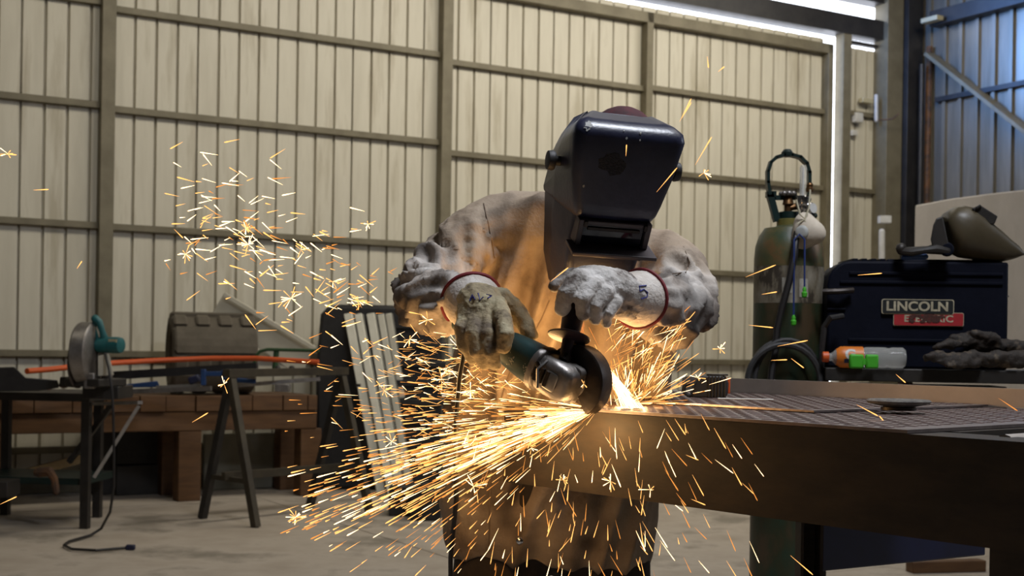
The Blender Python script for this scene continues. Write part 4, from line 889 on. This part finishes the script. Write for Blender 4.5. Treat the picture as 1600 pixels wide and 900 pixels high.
# gloves
def glove(name, fingers, palm, cuff, m, lab):
    mb = MB()
    for c_ in palm + fingers: mb.tube([W(x, y, d_) for x, y, d_, r_ in c_], [r_ for *_, r_ in c_], 12, True)
    g = remesh(mb, .0032, 2, .5); n_ = normals(g)
    g.v = [v_ + k_ * (.0022 * noise.noise(v_ * 55) + .0012 * noise.noise(v_ * 140)) for v_, k_ in zip(g.v, n_)]
    go = part(name, g, m, pr, lab, ang=180)
    pts = [W(x, y, d_) for x, y, d_, r_ in cuff]; rd = [r_ for *_, r_ in cuff]
    cf = MB(); cf.tube(pts, rd, 30); vv = []
    for v_ in cf.v: vv.append(v_ + Vector((0, 0, 1)) * .0025 * noise.noise(v_ * 60))
    cf.v = vv; co_ = part('gauntlet', cf, M['cuff'], go, ang=60)
    ax_ = (pts[0] - pts[1]).normalized(); xx, yy = perp(ax_); ring = [pts[0] + (xx * math.cos(t) + yy * math.sin(t)) * (rd[0] + .0005) + ax_ * .004 * math.sin(2 * t + 1) for t in [2 * math.pi * k / 40 for k in range(41)]]
    part('red_binding', MB().tube(ring, .0042, 8), M['red_trim'], go, 'dark red binding along the glove edge')
    al = MB().merge(cf).merge(g); return go, BVHTree.FromPolygons(al.v, al.f), BVHTree.FromPolygons(g.v, g.f)
GR, GRB, GRG = glove('work_glove',
    [[(778, 478, 2.58, .020), (788, 503, 2.515, .0175), (790, 525, 2.49, .0165), (787, 541, 2.495, .0145)],
     [(764, 490, 2.57, .020), (761, 525, 2.515, .0170), (767, 552, 2.505, .0155), (773, 569, 2.52, .013)],
     [(745, 490, 2.57, .020), (739, 523, 2.52, .0165), (746, 550, 2.515, .0152), (757, 568, 2.53, .0125)],
     [(730, 490, 2.58, .018), (720, 516, 2.54, .0155), (726, 541, 2.535, .0142), (739, 561, 2.545, .012)],
     [(782, 466, 2.62, .024), (806, 487, 2.63, .022), (820, 505, 2.62, .019), (829, 524, 2.60, .016)]],
    [[(744, 474, 2.60, .044), (752, 488, 2.58, .042), (752, 502, 2.565, .030)], [(756, 474, 2.60, .040), (770, 486, 2.58, .030)], [(736, 480, 2.595, .036), (734, 496, 2.57, .026)]],
    [(737, 470, 2.645, .0605), (743, 481, 2.615, .055), (750, 494, 2.585, .046)], M['glove_tan'], 'tan leather work glove on the hand at the grinder body')
GL, GLB, GLG = glove('work_glove',
    [[(938, 438, 2.565, .022), (902, 434, 2.515, .0195), (884, 458, 2.495, .0175), (879, 483, 2.505, .0150)],
     [(948, 444, 2.565, .020), (924, 446, 2.510, .0178), (909, 469, 2.490, .0162), (911, 491, 2.50, .0138)],
     [(955, 454, 2.565, .019), (944, 458, 2.515, .0165), (930, 479, 2.500, .0150), (930, 498, 2.512, .0128)],
     [(962, 466, 2.575, .018), (961, 473, 2.535, .0155), (949, 490, 2.520, .0138), (947, 503, 2.532, .0118)],
     [(958, 440, 2.60, .022), (915, 430, 2.605, .020), (886, 434, 2.60, .018), (868, 447, 2.585, .0145)]],
    [[(995, 466, 2.61, .042), (970, 458, 2.585, .041), (945, 448, 2.56, .036)], [(985, 474, 2.605, .038), (958, 472, 2.575, .032)], [(968, 448, 2.59, .036), (925, 437, 2.555, .030)]],
    [(1000, 467, 2.64, .0585), (988, 465, 2.615, .053), (970, 461, 2.59, .043)], M['glove_pale'], 'pale leather work glove closed round the side handle')
def marks(bvh, strokes, parent, m, r_=.0014, name='marking'):
    mb = MB()
    for st_ in strokes:
        q = [onto(bvh, x, y, .0008) for x, y in st_]; q = [z_ for z_ in q if z_]
        if len(q) > 1: mb.tube(q, r_, 5)
    if mb.v: part(name, mb, m, parent, smooth=False)
marks(GLB, [[(1010, 446), (999, 447), (1000, 455)], [(1000, 455), (1006, 452), (1012, 457), (1011, 464), (1002, 467)]], GL, M['ink'])
marks(GRB, [[(734, 470), (738, 460), (742, 468)], [(735, 466), (741, 464)], [(747, 458), (750, 469), (755, 464)], [(760, 460), (768, 462), (762, 466)]], GR, M['ink'])
# welding helmet, in its own axes: x to its left side, y backwards, z up
hz_ = Matrix.Rotation(R(2.2), 3, 'Y') @ Matrix.Rotation(R(15), 3, 'Z') @ Matrix.Rotation(R(29), 3, 'X')
HO = W(950, 332, 2.70); HS = 1.0
def H(x, y, z): return HO + hz_ @ Vector((x, y, z)) * HS
wh = thing('helmet_root', HO) if False else None
def hsec(z, wf, yf, wb, yb, rnd=.02, n=7):
    wf *= 1.12; wb *= .97; yb -= .018; tl = max(0, min(.68, (z + .02) * 4.2))
    """U section: back right, round the front, back left"""
    p = [(wb, yb), (wb + (wf - wb) * .35, yb + (yf - yb) * .35), (wb + (wf - wb) * .7, yb + (yf - yb) * .7)]
    for k in range(n):
        t = math.pi / 2 * k / (n - 1); p.append((wf - rnd + rnd * math.cos(t), yf + rnd - rnd * math.sin(t)))
    p = p + [(0, yf - .002)] + [(-x, y) for x, y in reversed(p)]
    return [H(x, y, z - max(0, y - yf - .012) * tl) for x, y in p]
secs = [(.200, .060, .03, .085, .115, .03), (.198, .090, -.016, .100, .130, .03), (.191, .1015, -.038, .106, .135, .026), (.176, .1045, -.047, .110, .140, .024), (.10, .096, -.052, .112, .142, .022), (.04, .084, -.056, .113, .142, .02), (.018, .079, -.056, .112, .140, .02), (.006, .076, -.050, .111, .136, .02), (.002, .074, -.040, .110, .134, .018),
        (-.048, .073, -.034, .107, .120, .018), (-.056, .073, -.040, .106, .117, .018), (-.13, .069, -.034, .099, .095, .02), (-.180, .060, -.018, .086, .06, .02), (-.185, .058, -.010, .082, .055, .02)]
hr = [hsec(*q) for q in secs]
hb = MB().rings(hr, cap=False, closed=False)
hb.add(hr[0], [tuple(range(len(hr[0])))])
ho = part('welding_helmet', hb, M['helmet'], pr, 'worn dark navy-black welding helmet tilted forward over the face', ang=45)
so = ho.modifiers.new('solid', 'SOLIDIFY'); so.thickness = .003; so.offset = -1
def hbox(x0, x1, y0, y1, z0, z1, name, m, bv=.002, label=None):
    m_ = MB(); c_ = H((x0 + x1) / 2, (y0 + y1) / 2, (z0 + z1) / 2); m_.box(c_, ((x1 - x0) * HS, (y1 - y0) * HS, (z1 - z0) * HS), hz_); return part(name, m_, m, ho, label, bevel=bv)
hbox(-.078, -.066, -.062, -.02, -.050, .006, 'lens_frame', M['helmet_side']); hbox(.066, .078, -.062, -.02, -.050, .006, 'lens_frame', M['helmet_side'])
hbox(-.078, .078, -.060, -.02, -.006, .004, 'lens_frame', M['helmet_side'])
hbox(-.065, .065, -.053, -.04, -.048, -.006, 'lens', M['lens'], .001, 'dark glass lens'); hbox(-.056, .056, -.057, -.052, -.018, -.011, 'lens_clip', M['guard'], .001)
hbox(-.090, .090, -.098, -.036, -.058, -.050, 'visor_ledge', M['helmet_side'], .002, 'flat ledge below the lens')
hbox(-.074, .074, -.054, -.030, -.080, -.062, 'lower_frame', M['helmet'], .002)
for x in (-1, 1):
    hbox(.064 * x - .004, .064 * x + .004, -.066, -.058, -.008, .004, 'hinge_pin', M['guard'], .001)
    m_ = MB(); c_ = H(.110 * x if x < 0 else .124, .045, .085); ax_ = hz_ @ Vector((x, 0, 0)); m_.lathe([(.010, -.03), (.010, .010), (.019, .012), (.021, .017), (.019, .026), (.012, .028)], c_, ax_, 20); part('pivot_knob', m_, M['rubber'], ho)
cm = MB(); cm.ball(H(.026, .080, .094), (.085, .095, .105), hz_, 16); part('cap', cm, M['cap'], pr, 'dark maroon cloth cap above the helmet'); 
HB = BVHTree.FromPolygons(hb.v, hb.f)
def patch(x, y, rx, ry, m, name, rot=0, rough=.25, seed=1, label=None):
    rs_ = random.Random(seed); n = 18; pts = [onto(HB, x, y, .0008)]
    for k in range(n):
        t = 2 * math.pi * k / n; kx, ky = rx * math.cos(t), ry * math.sin(t); f_ = 1 + rs_.uniform(-rough, rough)
        pts.append(onto(HB, x + (kx * math.cos(rot) - ky * math.sin(rot)) * f_, y + (kx * math.sin(rot) + ky * math.cos(rot)) * f_, .0008))
    if all(pts): part(name, MB().add(pts, [(0, 1 + k, 1 + (k + 1) % n) for k in range(n)]), m, ho, label, smooth=False)
patch(919, 197, 5.5, 8, M['chip'], 'paint_chip', .5, .35, 3, 'pale chipped spot'); patch(957, 255, 20, 17, M['scorch'], 'scorch_mark', 0, .22, 5, 'round scorched dent')
for x, y, r_ in ((979, 216, 1.6), (1001, 208, 1.5), (1000, 219, 1.2), (912, 291, 1.6), (975, 204, .9)): patch(x, y, r_, r_ * 1.3, M['chip'], 'paint_chip', 0, .2, 2)

# ------------------------------------------------------------------ angle grinder
ga, gb_ = W(748, 514, 2.62), W(873, 592, 2.50)
gax = (gb_ - ga).normalized(); gsp = Vector((.80, .55, -.12)); gsp = (gsp - gax * gsp.dot(gax)).normalized(); gup = gsp.cross(gax)
if gup.z < 0: gup = -gup
GL_ = (gb_ - ga).length
gr = thing('angle_grinder', W(880, 598, 2.50), 'dark teal angle grinder cutting into the edge of the steel table', 'angle grinder')
def G(a_, s_, u_): return ga + gax * a_ + gsp * s_ + gup * u_
def gsec(a_, rs_, ru, n=20, ex=.8, u0=0):
    return [G(a_, math.copysign(abs(math.cos(t)) ** ex, math.cos(t)) * rs_, u0 + math.copysign(abs(math.sin(t)) ** ex, math.sin(t)) * ru) for t in [2 * math.pi * k / n for k in range(n)]]
m_ = MB().rings([gsec(-.055, .018, .020), gsec(-.05, .026, .027), gsec(0, .029, .030), gsec(.06, .027, .028), gsec(.085, .031, .033), gsec(GL_ - .085, .037, .039), gsec(GL_ - .048, .040, .041)])
part('motor_housing', m_, M['teal'], gr, 'dark teal motor body', ang=60)
m_ = MB().rings([gsec(GL_ - .049, .043, .044), gsec(GL_ - .036, .044, .044), gsec(GL_ - .034, .040, .041)]); part('collar', m_, M['alu'], gr, ang=60)
m_ = MB().rings([gsec(GL_ - .036, .036, .038), gsec(GL_ - .01, .036, .038, ex=.55), gsec(GL_ + .022, .034, .036, ex=.45), gsec(GL_ + .036, .028, .030, ex=.45), gsec(GL_ + .041, .020, .022, ex=.5)]); part('gear_head', m_, M['alu'], gr, 'cast grey gear head', ang=50)
def gbox(s_, hw, hh, a_c=0, ex=.32, n=24): return [G(a_c + math.copysign(abs(math.cos(t)) ** ex, math.cos(t)) * hw, s_, math.copysign(abs(math.sin(t)) ** ex, math.sin(t)) * hh) for t in [2 * math.pi * k / n for k in range(n)]]
m_ = MB().rings([gbox(.004, .029, .034, GL_ + .008), gbox(.006, .033, .037, GL_ + .008), gbox(.024, .033, .037, GL_ + .008), gbox(.030, .028, .031, GL_ + .008)]); part('gear_cover', m_, M['alu'], gr, ang=40)
m_ = MB().rings([gbox(-.0372, .016, .018, GL_ + .006), gbox(-.0385, .014, .016, GL_ + .006)]); part('badge', m_, M['steel'], gr, ang=40)
m_ = MB(); c_ = G(GL_ + .012, 0, 0)
m_.lathe([(.030, .026), (.035, .028), (.035, .037), (.028, .040), (.018, .042), (.018, .051), (.010, .052)], c_, gsp, 28); part('spindle_flange', m_, M['alu'], gr)
m_ = MB(); m_.tube([G(GL_ - .02, -.030, .030), G(GL_ - .02, -.05, .012), G(GL_ - .005, -.05, -.02)], .003, 6); part('side_vent', m_, M['steel'], gr)
for k in range(3): part('vent_slot', MB().box(G(GL_ - .03 + k * .012, -.0395, -.012 + k * .0), (.004, .005, .028), Matrix((gsp, gax, gup)).transposed()) if False else MB().rings([[G(GL_ - .030 + k * .013 + dx, -.036 - ds, .004 + du) for dx, du in ((0, -.018), (.006, -.018), (.006, .012), (0, .012))] for ds in (0, .0065)]), M['guard'], gr, smooth=False)
m_ = MB(); m_.lathe([(.006, .03), (.006, .044), (.003, .045)], G(GL_ - .028, 0, .018), -gsp, 12); part('head_screw', m_, M['guard'], gr)
dc = c_ + gsp * .049
m_ = MB(); m_.lathe([(.008, -.0012), (.062, -.0012), (.0625, 0), (.062, .0012), (.008, .0012)], dc, gsp, 48); part('cutting_disc', m_, M['disc'], gr)
m_ = MB(); m_.lathe([(.006, -.006), (.02, -.006), (.021, .0), (.012, .006)], dc + gsp * .004, gsp, 20); part('disc_nut', m_, M['steel'], gr)
gd0 = gup * 1.0; gx_ = gsp.cross(gd0).normalized(); rr = []
for k in range(27):                                          # half guard round the upper side of the disc
    t = R(-38 + 216 * k / 26); e_ = (-gax * 0 + gup * math.sin(t) + gax * math.cos(t))
    rr.append([dc + gsp * s_ + e_ * r_ for s_, r_ in ((-.022, .024), (-.022, .066), (-.019, .070), (.014, .070), (.017, .068), (.017, .060), (.013, .060), (.013, .066), (-.018, .066), (-.018, .024))])
m_ = MB().rings(rr); part('wheel_guard', m_, M['guard'], gr, 'blackened wheel guard', ang=40)
m_ = MB(); m_.bar(G(GL_ + .02, .044, -.036), G(GL_ + .02, .044, .0), .012, .012, gsp); part('guard_clamp', m_, M['steel'], gr)
# side handle
h0 = W(886, 556, 2.50); h1 = W(888, 532, 2.515); h2 = W(905, 448, 2.548); hax = (h2 - h1).normalized(); hl = (h2 - h1).length
m_ = MB(); m_.lathe([(.011, -.035), (.012, 0), (.041, .006), (.042, .0085), (.036, .011), (.018, .014), (.0195, .02), (.0215, .05), (.0225, hl * .6), (.021, hl), (.014, hl + .014), (.004, hl + .018)], h1, hax, 28); part('side_handle', m_, M['plum'], gr, 'dark plastic side handle with a round flange')
m_ = MB(); m_.tube([h0, G(GL_ - .005, 0, .035)], .011, 10); part('handle_stud', m_, M['guard'], gr)
# worn print on the shell: illegible flecks where the lettering has rubbed off
gq = MB(); gq.rings([gsec(GL_ - .12, .0356, .0376), gsec(GL_ - .085, .037, .039), gsec(GL_ - .048, .040, .041)]); GQ = BVHTree.FromPolygons(gq.v, gq.f)
pk = MB(); rs = random.Random(4)
for cx, cyy, n_ in ((797, 562, 16), (818, 573, 9)):
    for k in range(n_):
        x, y = cx + rs.gauss(0, 3), cyy + rs.gauss(0, 5); q = [onto(GQ, x + dx, y + dy, .0012) for dx, dy in ((0, 0), (rs.uniform(1, 2.5), rs.uniform(-1, 1)), (rs.uniform(.5, 2), rs.uniform(1.5, 4)))]
        if all(q): pk.add(q, [(0, 1, 2)])
if pk.v: part('worn_print', pk, M['white_print'], gr, smooth=False)
pl_ = [onto(GQ, x, y, .0012) for x, y in ((816, 534), (838, 540), (850, 550), (828, 546))]
cbp = [G(-.05, 0, 0), W(732, 530, 2.65), W(726, 546, 2.64), W(718, 590, 2.62), W(713, 650, 2.60), W(712, 720, 2.60), W(713, 780, 2.60), W(708, 830, 2.62), W(704, 870, 2.66), W(704, 930, 2.7), WZ(700, 1400, .012) if False else Vector((W(704, 930, 2.7).x, 2.75, .30)), Vector((W(704, 930, 2.7).x - .05, 2.85, .02)), Vector((W(704, 930, 2.7).x - .4, 3.1, .008))]
m_ = MB().tube(cbp, .0048, 8); part('power_cable', m_, M['cable'], gr, 'black cable hanging from the grinder'); part('cable_boot', MB().tube([G(-.04, 0, 0), G(-.065, 0, -.004), W(733, 528, 2.65)], [.012, .008, .006], 10), M['rubber'], gr)

# ------------------------------------------------------------------ sparks
rs = random.Random(21)
def needle(w0=1.0):                                          # unit streak along +Z, thickest near its hot head
    m_ = MB(); k = 4; r0 = []
    for z_, r_ in ((0, .12), (.55, .7), (.9, 1.0), (1.0, .35)): r0.append([Vector((math.cos(2 * math.pi * q / k) * r_ * w0, math.sin(2 * math.pi * q / k) * r_ * w0, z_)) for q in range(k)])
    return m_.rings(r0)
ND = needle(1.0)
def streak(p, d_, L, r_):
    d_ = d_.normalized(); x_, y_ = perp(d_); return Matrix((x_ * r_, y_ * r_, d_ * L)).transposed(), p
HOT = W(934, 640, 2.53)
S = []                                                       # (start, direction, length, radius, heat 0-2, stream)
STREAM = ['']
def put(p, d_, L, r_, hot=.4):
    q = rs.random(); h_ = 2 if q < hot * .6 else (1 if q < hot * .6 + .42 else 0)
    if p.z > .03: S.append((p, d_.normalized(), L, r_, h_, STREAM[0]))
def fan(n, x0, sx, y0, sy, dep, sd, k, L0, L1, r0, r1, hot, sag, pw):
    for _ in range(n):
        e_ = W(x0 + rs.gauss(0, sx), y0 + rs.gauss(0, sy), dep + rs.gauss(0, sd)); fr = .01 + rs.random() ** pw * k
        v_ = e_ - HOT; p = HOT + v_ * fr; p.z -= sag * fr * fr; d_ = v_.normalized(); d_.z -= 2 * sag * fr / v_.length
        put(p, d_, rs.uniform(L0, L1) * (1.6 - 1.0 * fr), rs.uniform(r0, r1) * (.85 + .5 * fr), hot * (1.5 - fr))
STREAM[0] = 'main'
fan(560, 500, 45, 772, 46, 2.3, .16, 1.0, .014, .062, .0005, .0011, .55, .02, 1.1)     # the main stream, down to the left
fan(260, 560, 50, 728, 36, 2.4, .16, 1.0, .012, .055, .0005, .0010, .5, .02, 1.2)
fan(240, 560, 80, 830, 60, 2.3, .18, 1.0, .012, .050, .0004, .0009, .3, .03, 1.0)
fan(330, 560, 70, 640, 50, 2.6, .16, 1.0, .010, .045, .0004, .0009, .35, .01, 1.1)
STREAM[0] = 'cloud'
for k in range(420):                                         # cloud behind the grinder body, under the arm
    x, y = rs.gauss(725, 75), rs.gauss(590, 44)
    if y < 515 and x > 600: y = 515 + rs.random() * 70
    put(W(x, y, rs.uniform(2.58, 2.95)), W(x - rs.uniform(30, 90), y + rs.gauss(-6, 28), 2.6) - W(x, y, 2.6), rs.uniform(.010, .040), rs.uniform(.0004, .0009), .45)
STREAM[0] = 'upper'
for k in range(250):                                         # spray thrown up to the upper left
    t = rs.random() ** .75; x = 640 - 330 * t + rs.gauss(0, 30); y = 510 - 195 * t + rs.gauss(0, 42 + 20 * t)
    put(W(x, y, rs.uniform(2.35, 2.85)), W(x - 40, y + rs.gauss(-6, 24), 2.6) - W(x, y, 2.6), rs.uniform(.011, .036), rs.uniform(.0008, .0014), .6)
STREAM[0] = 'plume'
for k in range(230):                                         # white-hot plume from the disc down onto the plate
    a = rs.gauss(0, 1); o_ = W(948 + rs.uniform(-5, 6), 572, 2.57); e_ = W(984 + a * 9, 634, 2.59); fr = rs.random() ** .8
    put(o_ + (e_ - o_) * fr * .9, e_ - o_, rs.uniform(.02, .045), rs.uniform(.0005, .0010), 1.4)
STREAM[0] = 'splash'
for k in range(230):                                         # splash on the plate and spray to the right
    x0, y0 = 985 + rs.gauss(0, 14), 630; an_ = R(rs.uniform(-4, 120)); L2 = abs(rs.gauss(0, 1)) * 40
    x, y = x0 + math.cos(an_) * L2 * 1.3, y0 - math.sin(an_) * L2; put(W(x, y, 2.62 + rs.uniform(-.02, .12)), W(x + math.cos(an_) * 20, y - math.sin(an_) * 20, 2.6) - W(x, y, 2.6), rs.uniform(.01, .05), rs.uniform(.0004, .0009), .5)
for k in range(130):
    x, y = rs.uniform(945, 1060), rs.uniform(500, 585); an_ = R(rs.uniform(15, 75)); put(W(x, y, 2.66), W(x + 20, y - 20 * math.tan(an_), 2.6) - W(x, y, 2.6), rs.uniform(.015, .06), rs.uniform(.0004, .0008), .35)
STREAM[0] = 'falling'
for k in range(150):                                         # falling ones below the table edge
    x, y = rs.gauss(900, 110), rs.uniform(655, 895)
    if x > 1110: x = 1000
    an_ = R(90 + (900 - x) * .13 + rs.gauss(0, 15)); put(W(x, y, rs.uniform(2.25, 2.45)), W(x + 20 * math.cos(an_), y + 20 * math.sin(an_), 2.4) - W(x, y, 2.4), rs.uniform(.012, .045), rs.uniform(.0005, .0010), .3)
STREAM[0] = 'right'
for k in range(30):
    x, y = rs.uniform(1030, 1180), rs.uniform(640, 880); put(W(x, y, rs.uniform(2.12, 2.3)), W(x + 10, y + rs.uniform(4, 24), 2.3) - W(x, y, 2.3), rs.uniform(.02, .045), rs.uniform(.0005, .0010), .4)
for x0, y0, x1, y1 in ((1105, 88, 1107, 106), (1122, 112, 1132, 104), (1062, 190, 1080, 154), (1086, 258, 1112, 214), (1026, 300, 1058, 262), (978, 244, 979, 226), (1165, 433, 1212, 414), (1170, 508, 1208, 512), (1215, 541, 1262, 532), (1236, 560, 1256, 575), (1205, 563, 1230, 562), (1190, 460, 1214, 456), (300, 660, 325, 645), (52, 297, 76, 296), (0, 240, 26, 242), (0, 788, 26, 776), (1390, 668, 1374, 650), (1235, 868, 1270, 898), (1170, 756, 1190, 780), (1400, 585, 1415, 598), (1338, 632, 1372, 650), (1560, 622, 1590, 642), (1340, 430, 1378, 427), (120, 420, 128, 408), (272, 358, 286, 372), (860, 440, 888, 418), (1065, 185, 1080, 160)):
    a = W(x0, y0, 2.3); b = W(x1, y1, 2.3); S.append((a, b - a, (b - a).length, .0010, 1 if x0 < 1500 else 0, 'right' if x0 > 960 else 'far left'))
def star(x, y, r_px, dep, n):
    for k in range(n):
        a = rs.uniform(0, 2 * math.pi); l_ = r_px * rs.uniform(.35, 1) * dep / FPX
        d_ = Vector((math.cos(a), rs.gauss(0, .4), math.sin(a))); S.append((W(x, y, dep), d_, l_, .0008, 2 if rs.random() < .5 else 1, 'burst'))
for x, y, r_, n in ((384, 357, 16, 14), (388, 382, 20, 18), (290, 397, 18, 10), (462, 808, 20, 18), (12, 240, 18, 9), (455, 466, 22, 12), (350, 600, 16, 8), (740, 760, 22, 12), (740, 690, 14, 8), (640, 530, 20, 10), (668, 500, 18, 9), (575, 350, 16, 9), (560, 470, 16, 8), (1016, 765, 22, 10), (954, 752, 20, 9), (1100, 270, 14, 8), (1125, 545, 14, 8), (1090, 590, 14, 7), (912, 600, 10, 6), (700, 460, 0, 0), (600, 610, 20, 10), (830, 700, 18, 8), (690, 590, 20, 9), (735, 610, 20, 10), (880, 750, 16, 8), (612, 690, 16, 8), (520, 440, 16, 7), (470, 390, 14, 7), (1420, 425, 0, 0)):
    if n: star(x, y, r_, rs.uniform(2.3, 2.5), n)
proj = lambda q: q[2] * q[3] * (1.6 if q[4] else 1) / (q[0].y ** 2)
S.sort(key=proj, reverse=True)
big, rest = S[:300], S[300:]
HM = [M['spark_dim'], M['spark'], M['spark_hot']]
meshes = [mesh_of('spark_streak', ND, m_, False) for m_ in HM]
WORDS = {'main': 'in the dense stream fanning down to the left of the grinder', 'cloud': 'in the cloud under the arm left of the grinder body', 'upper': 'in the spray thrown up to the upper left past the elbow',
         'plume': 'in the white-hot plume between the grinding disc and the table top', 'splash': 'splashing up right of the grinding disc under the bent arm', 'falling': 'falling in front of the table beam and the jacket hem',
         'right': 'drifting in the air right of the worker', 'far left': 'flying far off at the left side of the workshop', 'burst': 'in a small starburst of splitting sparks'}
for p, d_, L, r_, h_, st_ in big:
    o = bpy.data.objects.new('spark', meshes[h_]); COL.objects.link(o)
    x_, y_ = perp(d_.normalized()); rot = Matrix((x_, y_, d_.normalized())).transposed().to_4x4()
    o.matrix_world = Matrix.Translation(p) @ rot @ Matrix.Diagonal((r_, r_, L, 1))
    tag(o, ('dim orange', 'bright orange', 'white-hot')[h_] + ' spark streak ' + WORDS[st_], 'spark', ('dim orange', 'bright orange', 'white-hot')[h_] + ' sparks ' + WORDS[st_])
for h_ in (0, 1, 2):
    mb = MB()
    for q in rest:
        if q[4] == h_:
            m3, p = streak(q[0], q[1], q[2], q[3]); mb.add([p + m3 @ v_ for v_ in ND.v], ND.f)
    if mb.v:
        o = solo('spark_shower', mb, HM[h_], 'shower of fine %s sparks around the grinding disc' % ('dim orange', 'yellow-orange', 'white-hot')[h_], 'sparks', smooth=False); o['kind'] = 'stuff'
